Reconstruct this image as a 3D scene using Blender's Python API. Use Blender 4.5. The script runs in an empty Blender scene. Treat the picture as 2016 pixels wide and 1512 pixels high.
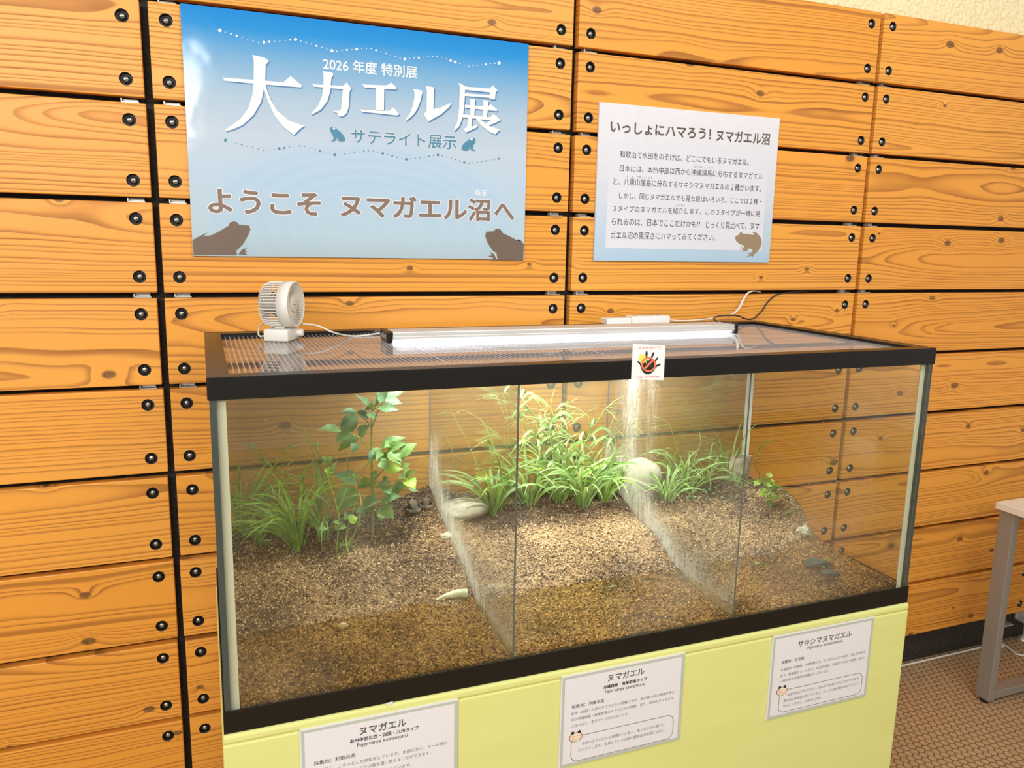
import bpy, bmesh, math, random
import numpy as np
from mathutils import Vector, Matrix, noise as mnoise

# ------------------------------------------------------------------ camera, world, lights, exposure
SC = bpy.context.scene
COL = SC.collection
FPX = 1553.2916
CAMP = (0.13760, -2.05104, 1.59735)
RM = ((0.9319211, -0.3621395, 0.0194435), (-0.0465372, -0.1725838, -0.9838949), (0.3596628, 0.9160076, -0.1776874))
cd = bpy.data.cameras.new('camera')
cd.sensor_fit = 'HORIZONTAL'; cd.sensor_width = 36; cd.lens = FPX / 2016 * 36
cd.clip_start = 0.02
cam = bpy.data.objects.new('camera', cd); COL.objects.link(cam)
X, Y, Z = (Vector(r) for r in RM)
m = Matrix((( X.x, -Y.x, -Z.x, CAMP[0]), (X.y, -Y.y, -Z.y, CAMP[1]), (X.z, -Y.z, -Z.z, CAMP[2]), (0, 0, 0, 1)))
cam.matrix_world = m
SC.camera = cam

w = bpy.data.worlds.new('room_daylight'); SC.world = w; w.use_nodes = True
bg = w.node_tree.nodes['Background']
bg.inputs[0].default_value = (1.0, 0.955, 0.89, 1); bg.inputs[1].default_value = 0.47

def area(name, loc, target, sx, sy, power, color):
    l = bpy.data.lights.new(name, 'AREA'); l.shape = 'RECTANGLE'; l.size = sx; l.size_y = sy
    l.energy = power; l.color = color
    o = bpy.data.objects.new(name, l); COL.objects.link(o); o.location = loc
    o.rotation_euler = (Vector(target) - Vector(loc)).to_track_quat('-Z', 'Y').to_euler()
    return o
area('window_daylight', (-1.25, -3.4, 2.56), (0.7, 0, 1.2), 3.2, 0.62, 92, (1.0, 0.965, 0.91))
area('added_overhead_fill', (1.7, -2.2, 3.3), (1.9, -0.3, 1.4), 1.6, 0.5, 29, (1.0, 0.93, 0.82))  # added unseen fill light, brightens the upper right of the wall

vs = SC.view_settings
SC.display_settings.display_device = 'sRGB'
vs.view_transform = 'Standard'; vs.look = 'None'; vs.gamma = 1; vs.use_curve_mapping = False
vs.exposure = 0.19
cy = SC.cycles
cy.max_bounces = 14; cy.transparent_max_bounces = 40; cy.glossy_bounces = 5; cy.transmission_bounces = 8
cy.diffuse_bounces = 4; cy.caustics_reflective = False; cy.caustics_refractive = False
cy.sample_clamp_indirect = 6; cy.use_denoising = True

# ------------------------------------------------------------------ helpers
def P(u, v, Y=None, X=None, Z=None):
    """point where the sight line of photo pixel (u, v) meets a plane of the room"""
    a, b = (u - 1008) / FPX, (v - 756) / FPX
    d = [RM[0][i] * a + RM[1][i] * b + RM[2][i] for i in range(3)]
    k, t = (1, Y) if Y is not None else ((0, X) if X is not None else (2, Z))
    s = (t - CAMP[k]) / d[k]
    return Vector((CAMP[0] + s * d[0], CAMP[1] + s * d[1], CAMP[2] + s * d[2]))
def PX(p):
    c = [sum(RM[i][j] * (p[j] - CAMP[j]) for j in range(3)) for i in range(3)]
    return 1008 + FPX * c[0] / c[2], 756 + FPX * c[1] / c[2]
def lerp(a, b, t): return a + (b - a) * t
def sstep(a, b, x):
    t = max(0, min(1, (x - a) / (b - a))); return t * t * (3 - 2 * t)
def interp(x, xs, ys): return float(np.interp(x, xs, ys))
def srgb(r, g, b):
    f = lambda c: (c / 255 / 12.92) if c / 255 <= 0.04045 else ((c / 255 + 0.055) / 1.055) ** 2.4
    return (f(r), f(g), f(b), 1)

class MB:
    def __init__(s): s.v = []; s.f = []; s.m = []; s.s = []
    def add(s, vs, fs, mi=0, smooth=False):
        o = len(s.v); s.v += [tuple(p) for p in vs]
        for f in fs: s.f.append(tuple(i + o for i in f)); s.m.append(mi); s.s.append(smooth)
    def box(s, a, b, mi=0, bev=0, seg=2):
        x0, y0, z0 = (min(a[i], b[i]) for i in range(3)); x1, y1, z1 = (max(a[i], b[i]) for i in range(3))
        vs = [(x0, y0, z0), (x1, y0, z0), (x1, y1, z0), (x0, y1, z0), (x0, y0, z1), (x1, y0, z1), (x1, y1, z1), (x0, y1, z1)]
        fs = [(0, 3, 2, 1), (4, 5, 6, 7), (0, 1, 5, 4), (1, 2, 6, 5), (2, 3, 7, 6), (3, 0, 4, 7)]
        if bev:
            bm = bmesh.new(); vv = [bm.verts.new(p) for p in vs]
            for f in fs: bm.faces.new([vv[i] for i in f])
            bmesh.ops.bevel(bm, geom=bm.edges[:], offset=bev, segments=seg, affect='EDGES', profile=0.5)
            bm.verts.index_update()
            vs = [v.co[:] for v in bm.verts]; fs = [[v.index for v in f.verts] for f in bm.faces]; bm.free()
        s.add(vs, fs, mi)
    def tube(s, pts, r, n=8, mi=0, flat=1.0, caps=True):
        pts = [Vector(p) for p in pts]; N = len(pts)
        rr = r if isinstance(r, (list, tuple)) else [r] * N
        vs = []; up = Vector((0, 0, 1)); prev = None
        for i, p in enumerate(pts):
            t = (pts[min(i + 1, N - 1)] - pts[max(i - 1, 0)]).normalized()
            if prev is None:
                a = t.cross(up)
                if a.length < 0.05: a = t.cross(Vector((0, 1, 0)))
            else: a = prev - t * prev.dot(t)
            a.normalize(); b = t.cross(a); prev = a
            for k in range(n):
                q = 2 * math.pi * k / n
                vs.append(p + a * (math.cos(q) * rr[i]) + b * (math.sin(q) * rr[i] * flat))
        fs = [(i * n + k, i * n + (k + 1) % n, (i + 1) * n + (k + 1) % n, (i + 1) * n + k) for i in range(N - 1) for k in range(n)]
        s.add(vs, fs, mi, True)
        if caps: s.add(vs[:n], [tuple(range(n - 1, -1, -1))], mi); s.add(vs[-n:], [tuple(range(n))], mi)
    def lathe(s, prof, o, ax, n=24, mi=0, smooth=True, caps=True):
        """prof: (distance along axis, radius)"""
        o = Vector(o); ax = Vector(ax).normalized()
        a = ax.cross(Vector((0, 0, 1)))
        if a.length < 0.05: a = Vector((1, 0, 0))
        a.normalize(); b = ax.cross(a); vs = []
        for h, r in prof:
            for k in range(n):
                q = 2 * math.pi * k / n
                vs.append(o + ax * h + a * (r * math.cos(q)) + b * (r * math.sin(q)))
        fs = [(i * n + k, i * n + (k + 1) % n, (i + 1) * n + (k + 1) % n, (i + 1) * n + k) for i in range(len(prof) - 1) for k in range(n)]
        s.add(vs, fs, mi, smooth)
        if caps:
            s.add(vs[:n], [tuple(range(n - 1, -1, -1))], mi); s.add(vs[-n:], [tuple(range(n))], mi)
    def ellip(s, c, r, rot=None, nu=16, nv=10, mi=0, jitter=0, rng=None, freq=3):
        c = Vector(c); vs = []
        for i in range(nv + 1):
            th = math.pi * i / nv
            for k in range(nu):
                ph = 2 * math.pi * k / nu
                d = Vector((math.sin(th) * math.cos(ph), math.sin(th) * math.sin(ph), math.cos(th)))
                q = Vector((d.x * r[0], d.y * r[1], d.z * r[2]))
                if jitter: q *= 1 + jitter * mnoise.noise(d * freq + Vector((rng or 0, 0, 0)))
                if rot: q = rot @ q
                vs.append(c + q)
        fs = [(i * nu + k, i * nu + (k + 1) % nu, (i + 1) * nu + (k + 1) % nu, (i + 1) * nu + k) for i in range(nv) for k in range(nu)]
        s.add(vs, fs, mi, True)
    def blade(s, pts, wid, side=None, fold=0.25, mi=0):
        """leaf blade: three vertices across, folded at the midrib; wid per point"""
        pts = [Vector(p) for p in pts]; N = len(pts); vs = []
        for i, p in enumerate(pts):
            t = (pts[min(i + 1, N - 1)] - pts[max(i - 1, 0)]).normalized()
            a = t.cross(Vector(side) if side is not None else Vector((0, 0, 1)))
            if a.length < 1e-3: a = t.cross(Vector((0, 1, 0)))
            a.normalize(); nrm = a.cross(t).normalized(); ww = wid[i] / 2
            vs += [p + a * ww + nrm * (ww * fold), p, p - a * ww + nrm * (ww * fold)]
        fs = []
        for i in range(N - 1):
            o = i * 3; fs += [(o, o + 1, o + 4, o + 3), (o + 1, o + 2, o + 5, o + 4)]
        s.add(vs, fs, mi, True)
    def poly(s, pts, mi=0): s.add(pts, [tuple(range(len(pts)))], mi)

def mk(name, mb, mats, parent=None, world=True):
    """one mesh object from an MB (or a ready Mesh); under a parent it is stored in the parent's own space"""
    off = parent_off(parent)
    if isinstance(mb, MB):
        me = bpy.data.meshes.new(name)
        vs = [(v[0] - off[0], v[1] - off[1], v[2] - off[2]) for v in mb.v]
        me.from_pydata(vs, [], mb.f); me.update()
        me.polygons.foreach_set('material_index', mb.m); me.polygons.foreach_set('use_smooth', mb.s)
    else: me = mb; me.name = name
    for mt in (mats if isinstance(mats, (list, tuple)) else [mats]): me.materials.append(mt)
    o = bpy.data.objects.new(name, me); COL.objects.link(o)
    if parent is not None: o.parent = parent
    return o
OFF = {}
def parent_off(p):
    t = [0, 0, 0]
    while p is not None:
        t = [t[i] + p.location[i] for i in range(3)]; p = p.parent
    return t
def tag(o, label, cat, group=None, kind=None):
    o['label'] = label; o['category'] = cat
    if group: o['group'] = group
    if kind: o['kind'] = kind
    return o
def thing(name, label, cat, loc, group=None):
    o = bpy.data.objects.new(name, None); COL.objects.link(o); o.location = loc; o.empty_display_size = 0.02
    return tag(o, label, cat, group)
def solid(name, label, cat, mb, mats, group=None, kind=None): return tag(mk(name, mb, mats), label, cat, group, kind)

# ------------------------------------------------------------------ materials
class G:
    def __init__(s, name):
        s.mat = bpy.data.materials.new(name); s.mat.use_nodes = True
        s.t = s.mat.node_tree; s.b = s.t.nodes['Principled BSDF']; s.out = s.t.nodes['Material Output']
    def n(s, typ, outp=0, props=None, **ins):
        nd = s.t.nodes.new(typ)
        for k, v in (props or {}).items(): setattr(nd, k, v)
        for k, v in ins.items():
            key = int(k[1:]) if k[0] == 'i' and k[1:].isdigit() else k.replace('_', ' ')
            s.set(nd.inputs[key], v)
        return nd.outputs[outp]
    def set(s, sock, v):
        if isinstance(v, bpy.types.NodeSocket): s.t.links.new(v, sock)
        else: sock.default_value = v
    def m(s, op, a, b=0.0, c=0.0): return s.n('ShaderNodeMath', 0, {'operation': op}, i0=a, i1=b, i2=c)
    def sm(s, x, a, b): return s.n('ShaderNodeMapRange', 0, {'interpolation_type': 'SMOOTHSTEP'}, i0=x, i1=a, i2=b, i3=0.0, i4=1.0)
    def mix(s, f, a, b, mode='MIX'): return s.n('ShaderNodeMix', 2, {'data_type': 'RGBA', 'blend_type': mode}, i0=f, i6=a, i7=b)
    def obj(s): return s.n('ShaderNodeTexCoord', 3)
    def gen(s): return s.n('ShaderNodeTexCoord', 0)
    def xyz(s, v):
        nd = s.t.nodes.new('ShaderNodeSeparateXYZ'); s.t.links.new(v, nd.inputs[0]); return nd.outputs
    def comb(s, x, y, z): return s.n('ShaderNodeCombineXYZ', 0, None, i0=x, i1=y, i2=z)
    def noise(s, v, scale, detail=2.0, out=0, rough=0.5): return s.n('ShaderNodeTexNoise', out, None, Vector=v, Scale=scale, Detail=detail, Roughness=rough)
    def ramp(s, f, stops):
        nd = s.t.nodes.new('ShaderNodeValToRGB'); r = nd.color_ramp
        while len(r.elements) < len(stops): r.elements.new(0.5)
        for e, (p, c) in zip(r.elements, stops): e.position = p; e.color = c
        s.set(nd.inputs[0], f); return nd.outputs[0]
    def bump(s, h, strength, dist): s.set(s.b.inputs['Normal'], s.n('ShaderNodeBump', 0, None, Strength=strength, Distance=dist, Height=h))
    def p(s, **k):
        for a, v in k.items(): s.set(s.b.inputs[a.replace('_', ' ')], v)
        return s
    def surf(s, sh): s.t.links.new(sh, s.out.inputs[0]); return s.mat

def plain(name, col, rough=0.5, metal=0.0, spec=0.5, bump=0, bscale=200):
    g = G(name); g.p(Base_Color=col, Roughness=rough, Metallic=metal, Specular_IOR_Level=spec)
    n = g.noise(g.obj(), bscale, 3)
    g.p(Base_Color=g.mix(g.m('MULTIPLY', n, 0.16), col, (col[0] * 0.7, col[1] * 0.7, col[2] * 0.7, 1)))
    if bump: g.bump(n, bump, 0.001)
    return g.mat
def glassy(name, tint, refl=1.0, ior=1.5, dirt=None, dirtcol=(0.8, 0.8, 0.76, 1), rough=0.0):
    """clear sheet: transparent straight through, mirror-like by Fresnel; optional dirt layer"""
    g = G(name)
    tr = g.n('ShaderNodeBsdfTransparent', 0, None, Color=tint)
    gl = g.n('ShaderNodeBsdfAnisotropic', 0, None, Roughness=rough)
    fc = g.n('ShaderNodeLayerWeight', 1, None, Blend=0.5)          # facing: same from both sides of the sheet
    f0 = ((ior - 1) / (ior + 1)) ** 2
    f = g.m('MULTIPLY', g.m('ADD', f0, g.m('MULTIPLY', g.m('POWER', fc, 5.0), 1 - f0)), refl)
    sh = g.n('ShaderNodeMixShader', 0, None, i0=f, i1=tr, i2=gl)
    if dirt:
        d = g.n('ShaderNodeBsdfDiffuse', 0, None, Color=dirtcol)
        tl = g.n('ShaderNodeBsdfTranslucent', 0, None, Color=dirtcol)
        dd = g.n('ShaderNodeMixShader', 0, None, i0=0.5, i1=d, i2=tl)
        sh = g.n('ShaderNodeMixShader', 0, None, i0=dirt(g), i1=sh, i2=dd)
    return g.surf(sh)

def wood_material():
    g = G('cedar_board')
    x, y, z = g.xyz(g.obj())
    rnd = g.n('ShaderNodeObjectInfo', 5)
    fr = lambda k: g.m('FRACT', g.m('MULTIPLY', rnd, k))
    r1, r2, r3, r4 = fr(7.13), fr(17.7), fr(31.3), fr(3.7)
    off = g.m('MULTIPLY', rnd, 53.0)
    n1 = g.m('SUBTRACT', g.noise(g.comb(g.m('ADD', g.m('MULTIPLY', x, 1.5), off), 0.0, g.m('MULTIPLY', z, 5.0)), 1.0, 2), 0.5)
    n2 = g.m('SUBTRACT', g.noise(g.comb(g.m('ADD', g.m('MULTIPLY', x, 5.0), off), 3.0, g.m('MULTIPLY', z, 26.0)), 1.0, 3), 0.5)
    kv = g.comb(g.m('ADD', g.m('MULTIPLY', x, 3.6), off), g.m('ADD', g.m('MULTIPLY', z, 6.0), off), 0.0)
    vd = g.t.nodes.new('ShaderNodeTexVoronoi'); vd.voronoi_dimensions = '2D'; vd.inputs['Scale'].default_value = 1.0; g.set(vd.inputs['Vector'], kv)
    kd = vd.outputs['Distance']; kc = g.xyz(vd.outputs['Color'])
    keep = g.sm(kc[0], 0.46, 0.50)
    ksz = g.m('ADD', g.m('MULTIPLY', kc[1], 0.038), 0.022)
    kb = g.m('MULTIPLY', keep, g.m('POWER', 2.718, g.m('MULTIPLY', g.m('POWER', g.m('DIVIDE', kd, g.m('MULTIPLY', ksz, 2.6)), 2.0), -1.0)))
    h = g.m('ADD', g.m('ADD', g.m('MULTIPLY', r1, 0.06), 0.012), g.m('ADD', g.m('MULTIPLY', g.m('MULTIPLY', x, g.m('SUBTRACT', r2, 0.5)), 0.10), g.m('MULTIPLY', n1, 0.075)))
    zc = g.m('MULTIPLY', g.m('SUBTRACT', r3, 0.5), 0.22)
    dz = g.m('ADD', g.m('SUBTRACT', z, zc), g.m('MULTIPLY', n1, 0.018))
    rr = g.m('SQRT', g.m('ADD', g.m('MULTIPLY', h, h), g.m('MULTIPLY', dz, dz)))
    rr = g.m('ADD', g.m('ADD', rr, g.m('MULTIPLY', kb, 0.014)), g.m('MULTIPLY', n2, 0.0035))
    wob = g.noise(g.comb(g.m('MULTIPLY', rr, 30.0), off, 0.0), 1.0, 1)
    ph = g.m('FRACT', g.m('ADD', g.m('MULTIPLY', rr, g.m('ADD', 70.0, g.m('MULTIPLY', r4, 45.0))), g.m('MULTIPLY', wob, 4.0)))
    line = g.m('MULTIPLY', g.m('POWER', g.sm(ph, 0.35, 0.96), 1.8), g.m('SUBTRACT', 1.0, g.sm(ph, 0.955, 1.0)))
    line = g.m('MULTIPLY', line, g.m('ADD', 0.12, g.m('MULTIPLY', g.noise(g.comb(g.m('ADD', g.m('MULTIPLY', x, 1.6), off), 9.0, g.m('MULTIPLY', z, 30.0)), 1.0, 2), 1.35)))
    fib = g.noise(g.comb(g.m('MULTIPLY', x, 6.0), off, g.m('MULTIPLY', z, 420.0)), 1.0, 2)
    base = g.mix(r2, (0.85, 0.355, 0.047, 1), (0.91, 0.415, 0.070, 1))
    base = g.mix(g.m('MULTIPLY', fib, 0.35), base, (0.74, 0.30, 0.042, 1))
    base = g.mix(g.m('MULTIPLY', g.sm(n1, 0.02, 0.3), 0.35), base, (0.93, 0.455, 0.095, 1))
    col = g.mix(g.m('MINIMUM', g.m('MULTIPLY', line, 0.82), 1.0), base, (0.30, 0.095, 0.014, 1))
    kring = g.m('MULTIPLY', keep, g.m('SUBTRACT', 1.0, g.sm(g.m('ADD', kd, g.m('MULTIPLY', n2, 0.05)), g.m('MULTIPLY', ksz, 0.8), g.m('MULTIPLY', ksz, 1.35))))
    kcol = g.mix(g.sm(g.noise(g.comb(x, off, z), 160.0, 3), 0.4, 0.65), (0.20, 0.085, 0.026, 1), (0.07, 0.035, 0.016, 1))
    col = g.mix(g.m('MULTIPLY', kring, 0.85), col, kcol)
    g.p(Base_Color=col, Roughness=g.m('ADD', 0.40, g.m('MULTIPLY', line, 0.15)), Specular_IOR_Level=0.42)
    g.bump(g.m('ADD', g.m('MULTIPLY', line, -0.7), g.m('MULTIPLY', fib, 0.4)), 0.25, 0.0012)
    return g.mat

def floor_material():
    g = G('hex_tile_floor')
    x, y, z = g.xyz(g.obj())
    s = 0.0265
    u = g.m('DIVIDE', x, s); v = g.m('DIVIDE', y, s * 0.866)
    # nearest of the two hexagonal sub-lattices
    def cell(ou, ov):
        a = g.m('SUBTRACT', g.m('FRACT', g.m('ADD', u, ou)), 0.5)
        b = g.m('MULTIPLY', g.m('SUBTRACT', g.m('FRACT', g.m('MULTIPLY', g.m('ADD', v, ov), 0.5)), 0.5), 1.732)
        aa, bb = g.m('ABSOLUTE', a), g.m('ABSOLUTE', b)
        return g.m('MAXIMUM', aa, g.m('ADD', g.m('MULTIPLY', aa, 0.5), g.m('MULTIPLY', bb, 0.866)))
    d = g.m('MINIMUM', cell(0.0, 0.0), cell(0.5, 1.0))
    grout = g.sm(d, 0.37, 0.46)
    n = g.noise(g.obj(), 30.0, 3); n2 = g.noise(g.obj(), 2.0, 2)
    tile = g.mix(n, (0.46, 0.29, 0.15, 1), (0.66, 0.45, 0.25, 1))
    tile = g.mix(g.m('MULTIPLY', n2, 0.4), tile, (0.27, 0.165, 0.09, 1))
    g.p(Base_Color=g.mix(g.m('MULTIPLY', grout, 0.75), tile, (0.085, 0.05, 0.027, 1)), Roughness=0.55)
    g.bump(g.m('SUBTRACT', 1.0, grout), 0.4, 0.001)
    return g.mat

def soil_material():
    g = G('granular_soil')
    a = g.n('ShaderNodeAttribute', 0, {'attribute_name': 'tone'})
    v = g.obj()
    n = g.noise(v, 420.0, 3); n2 = g.noise(v, 60.0, 3)
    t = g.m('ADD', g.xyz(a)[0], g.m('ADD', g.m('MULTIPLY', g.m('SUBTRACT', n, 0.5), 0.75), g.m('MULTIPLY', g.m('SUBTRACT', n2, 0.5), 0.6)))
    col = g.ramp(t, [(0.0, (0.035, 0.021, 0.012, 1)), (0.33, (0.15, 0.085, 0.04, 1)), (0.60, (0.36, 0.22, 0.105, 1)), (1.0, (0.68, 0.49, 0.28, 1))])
    g.p(Base_Color=col, Roughness=0.75, Specular_IOR_Level=0.5)
    g.bump(g.m('ADD', n, g.m('MULTIPLY', n2, 2.0)), 0.7, 0.004)
    return g.mat

def leaf_material(name, c1, c2, trans=0.35, rough=0.45):
    g = G(name)
    n = g.noise(g.obj(), 45.0, 3); n2 = g.noise(g.obj(), 600.0, 2)
    r = g.n('ShaderNodeObjectInfo', 5)
    col = g.mix(g.sm(g.m('ADD', n, g.m('MULTIPLY', n2, 0.25)), 0.35, 0.85), c1, c2)
    g.p(Base_Color=col, Roughness=rough, Specular_IOR_Level=0.4)
    tl = g.n('ShaderNodeBsdfTranslucent', 0, None, Color=g.mix(0.4, col, (0.5, 0.65, 0.08, 1)))
    return g.surf(g.n('ShaderNodeMixShader', 0, None, i0=trans, i1=g.b.outputs[0], i2=tl))

M = {}
M['wood'] = wood_material()
M['floor'] = floor_material()
M['soil'] = soil_material()
g = G('cream_plaster'); n = g.noise(g.obj(), 60.0, 4); g.p(Base_Color=(0.93, 0.82, 0.52, 1), Roughness=0.85); g.bump(g.sm(n, 0.35, 0.65), 0.55, 0.006); M['plaster'] = g.mat
g = G('dark_backing_board'); n = g.noise(g.obj(), 130.0, 4); g.p(Base_Color=g.ramp(n, [(0.3, (0.012, 0.010, 0.008, 1)), (0.75, (0.055, 0.047, 0.038, 1))]), Roughness=0.7); g.bump(n, 0.9, 0.006); M['backing'] = g.mat
M['bolt'] = plain('dark_steel', (0.46, 0.44, 0.41, 1), 0.24, 1.0)
M['galv'] = plain('galvanised_steel', (0.62, 0.60, 0.55, 1), 0.4, 0.6)
M['black'] = plain('black_plastic', (0.007, 0.0062, 0.0052, 1), 0.30, 0, 0.38)
M['blackmat'] = plain('black_rubber', (0.014, 0.013, 0.012, 1), 0.5)
M['alu'] = plain('brushed_aluminium', (0.72, 0.70, 0.67, 1), 0.36, 0.35)
M['white'] = plain('white_plastic', (0.80, 0.78, 0.73, 1), 0.35)
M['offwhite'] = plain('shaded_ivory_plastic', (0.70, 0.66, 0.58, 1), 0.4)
M['shadewhite'] = plain('shaded_white_plastic', (0.42, 0.40, 0.36, 1), 0.4)  # white fan plastic with the shade inside the cage painted into its colour
M['greymetal'] = plain('grey_painted_steel', (0.33, 0.31, 0.285, 1), 0.4, 0.3)
M['desk'] = plain('white_laminate', (0.82, 0.77, 0.68, 1), 0.4)
M['cordwhite'] = plain('white_cable', (0.80, 0.78, 0.72, 1), 0.45)
M['cordblack'] = plain('black_cable', (0.02, 0.02, 0.022, 1), 0.4)
M['paper'] = plain('white_paper', (0.80, 0.79, 0.83, 1), 0.55)
M['greyframe'] = plain('sage_grey_border', (0.50, 0.56, 0.49, 1), 0.5)
M['brown'] = plain('brown_ink', (0.235, 0.160, 0.120, 1), 0.5)
M['frogbrown'] = plain('frog_silhouette_ink', (0.165, 0.115, 0.085, 1), 0.4)
M['tanfrog'] = plain('tan_ink', (0.33, 0.24, 0.15, 1), 0.5)
M['titlebrown'] = plain('dark_brown_ink', (0.115, 0.075, 0.062, 1), 0.5)
M['ink'] = plain('black_ink', (0.02, 0.018, 0.022, 1), 0.5)
M['greyink'] = plain('grey_ink', (0.19, 0.17, 0.19, 1), 0.5)
M['greenink'] = plain('grey_green_ink', (0.085, 0.105, 0.085, 1), 0.5)
M['whiteink'] = plain('white_ink', (0.90, 0.90, 0.90, 1), 0.4)
M['halo'] = plain('pale_outline_ink', (0.78, 0.80, 0.86, 1), 0.4)
M['tealink'] = plain('teal_blue_ink', (0.07, 0.25, 0.38, 1), 0.4)
M['blueink'] = plain('shadow_blue_ink', (0.075, 0.21, 0.45, 1), 0.4)
M['redink'] = plain('red_ink', (0.80, 0.10, 0.11, 1), 0.5)
M['pinkink'] = plain('soft_red_ink', (0.80, 0.20, 0.14, 1), 0.5)
M['orangeink'] = plain('orange_red_ink', (0.90, 0.20, 0.10, 1), 0.5)
M['yellowink'] = plain('yellow_ink', (0.95, 0.75, 0.12, 1), 0.5)
M['creamink'] = plain('cream_ink', (0.90, 0.80, 0.62, 1), 0.5)
M['boxink'] = plain('pale_lilac_ink', (0.73, 0.745, 0.84, 1), 0.45)
M['glass'] = glassy('tank_glass', (0.94, 0.955, 0.885, 1), 1.0, 1.5)
def dust(g):
    n = g.noise(g.obj(), 260.0, 1); n2 = g.noise(g.obj(), 3.0, 2)
    return g.m('ADD', g.m('MULTIPLY', g.sm(n, 0.72, 0.80), 0.30), g.m('MULTIPLY', g.sm(n2, 0.42, 0.75), 0.05))
M['frontglass'] = glassy('dusty_front_glass', (0.94, 0.955, 0.885, 1), 1.0, 1.5, dust)
def film(g):
    n = g.noise(g.obj(), 7.0, 3); n2 = g.noise(g.obj(), 240.0, 1)
    return g.m('ADD', g.m('ADD', 0.07, g.m('MULTIPLY', n, 0.09)), g.m('MULTIPLY', g.sm(n2, 0.70, 0.78), 0.25))
M['backglass'] = glassy('filmed_back_glass', (0.845, 0.855, 0.785, 1), 1.0, 1.5, film, (0.62, 0.60, 0.45, 1))
def specks(g):
    x, y, z = g.xyz(g.obj())
    n = g.noise(g.obj(), 330.0, 1); n2 = g.noise(g.obj(), 14.0, 2)
    low = g.m('SUBTRACT', 1.0, g.sm(z, 0.15, 0.38))
    return g.m('MULTIPLY', g.m('MULTIPLY', g.sm(n, 0.70, 0.76), g.sm(n2, 0.35, 0.6)), g.m('ADD', 0.08, g.m('MULTIPLY', low, 0.65)))
M['sideglass'] = glassy('speckled_side_glass', (0.93, 0.945, 0.875, 1), 1.0, 1.5, specks, (0.9, 0.86, 0.72, 1))
M['glassedge'] = plain('green_glass_edge', (0.055, 0.070, 0.062, 1), 0.15)
M['silicone'] = plain('pale_silicone', (0.74, 0.73, 0.65, 1), 0.35)
def haze(g):
    a = g.xyz(g.n('ShaderNodeAttribute', 0, {'attribute_name': 'dirt'}))
    x, y, z = g.xyz(g.obj())
    st = g.noise(g.comb(x, g.m('MULTIPLY', y, 75.0), g.m('MULTIPLY', z, 14.0)), 1.0, 3, rough=0.65)
    sp = g.noise(g.obj(), 150.0, 3, rough=0.7)
    k = g.sm(g.m('ADD', g.m('ADD', g.m('MULTIPLY', st, 0.42), g.m('MULTIPLY', sp, 0.42)), g.m('MULTIPLY', g.m('MINIMUM', a[0], 1.0), 0.14)), 0.31, 0.74)
    return g.m('MINIMUM', g.m('ADD', g.m('MULTIPLY', g.m('MULTIPLY', a[0], k), 0.92), g.m('MULTIPLY', a[1], g.sm(g.noise(g.obj(), 190.0, 1), 0.69, 0.74))), 0.80)
M['divider'] = glassy('misted_acrylic', (0.93, 0.94, 0.925, 1), 1.0, 1.49, haze, (0.86, 0.85, 0.78, 1))
M['acryledge'] = plain('acrylic_edge', (0.13, 0.13, 0.15, 1), 0.2)
M['lid'] = glassy('clear_polycarbonate', (0.95, 0.95, 0.96, 1), 1.0, 1.58)
g = G('polycarbonate_rib'); g.p(Base_Color=(0.85, 0.86, 0.9, 1), Roughness=0.25)
M['rib'] = g.surf(g.n('ShaderNodeMixShader', 0, None, i0=0.42, i1=g.n('ShaderNodeBsdfTransparent', 0, None, Color=(0.95, 0.95, 0.97, 1)), i2=g.b.outputs[0]))
M['water'] = glassy('shallow_water', (0.90, 0.81, 0.62, 1), 1.0, 1.33)
g = G('led_diffuser'); g.p(Base_Color=(0.9, 0.9, 0.95, 1), Emission_Color=(0.62, 0.64, 1.0, 1), Emission_Strength=2.2); M['led'] = g.mat
g = G('stand_paint'); n = g.noise(g.n('ShaderNodeMapping', 0, None, Vector=g.obj(), Scale=(1.2, 1.2, 7.0)), 3.0, 3)
g.p(Base_Color=g.mix(n, (0.69, 0.715, 0.245, 1), (0.76, 0.785, 0.30, 1)), Roughness=0.5); g.bump(n, 0.1, 0.004); M['stand'] = g.mat
def stone(name, a, b):
    g = G(name); n = g.noise(g.obj(), 35.0, 5); g.p(Base_Color=g.mix(g.sm(n, 0.35, 0.7), a, b), Roughness=0.8); g.bump(n, 0.15, 0.002); return g.mat
M['stone'] = stone('pale_stone', (0.42, 0.37, 0.28, 1), (0.56, 0.50, 0.40, 1))
M['stonegrey'] = stone('grey_brown_stone', (0.30, 0.24, 0.18, 1), (0.48, 0.40, 0.31, 1))
M['stonedark'] = stone('dark_wet_stone', (0.025, 0.028, 0.022, 1), (0.07, 0.075, 0.055, 1))
M['shell'] = stone('bleached_shard', (0.50, 0.48, 0.34, 1), (0.68, 0.66, 0.50, 1))
M['frogskin'] = stone('mottled_frog_skin', (0.025, 0.020, 0.013, 1), (0.15, 0.12, 0.08, 1))
M['eye'] = plain('frog_eye', (0.01, 0.01, 0.008, 1), 0.08)
M['leaf'] = leaf_material('broad_leaf', (0.115, 0.225, 0.055, 1), (0.22, 0.36, 0.115, 1))
M['leafdark'] = leaf_material('bluish_leaf', (0.085, 0.185, 0.085, 1), (0.19, 0.32, 0.16, 1))
M['leafyoung'] = leaf_material('young_leaf', (0.26, 0.42, 0.05, 1), (0.40, 0.55, 0.10, 1))
M['grass'] = leaf_material('grass_blade', (0.12, 0.27, 0.015, 1), (0.30, 0.48, 0.05, 1))
M['grasspale'] = leaf_material('pale_grass_blade', (0.20, 0.33, 0.10, 1), (0.36, 0.50, 0.19, 1))
M['straw'] = leaf_material('straw_stalk', (0.24, 0.33, 0.09, 1), (0.40, 0.47, 0.17, 1))
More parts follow.
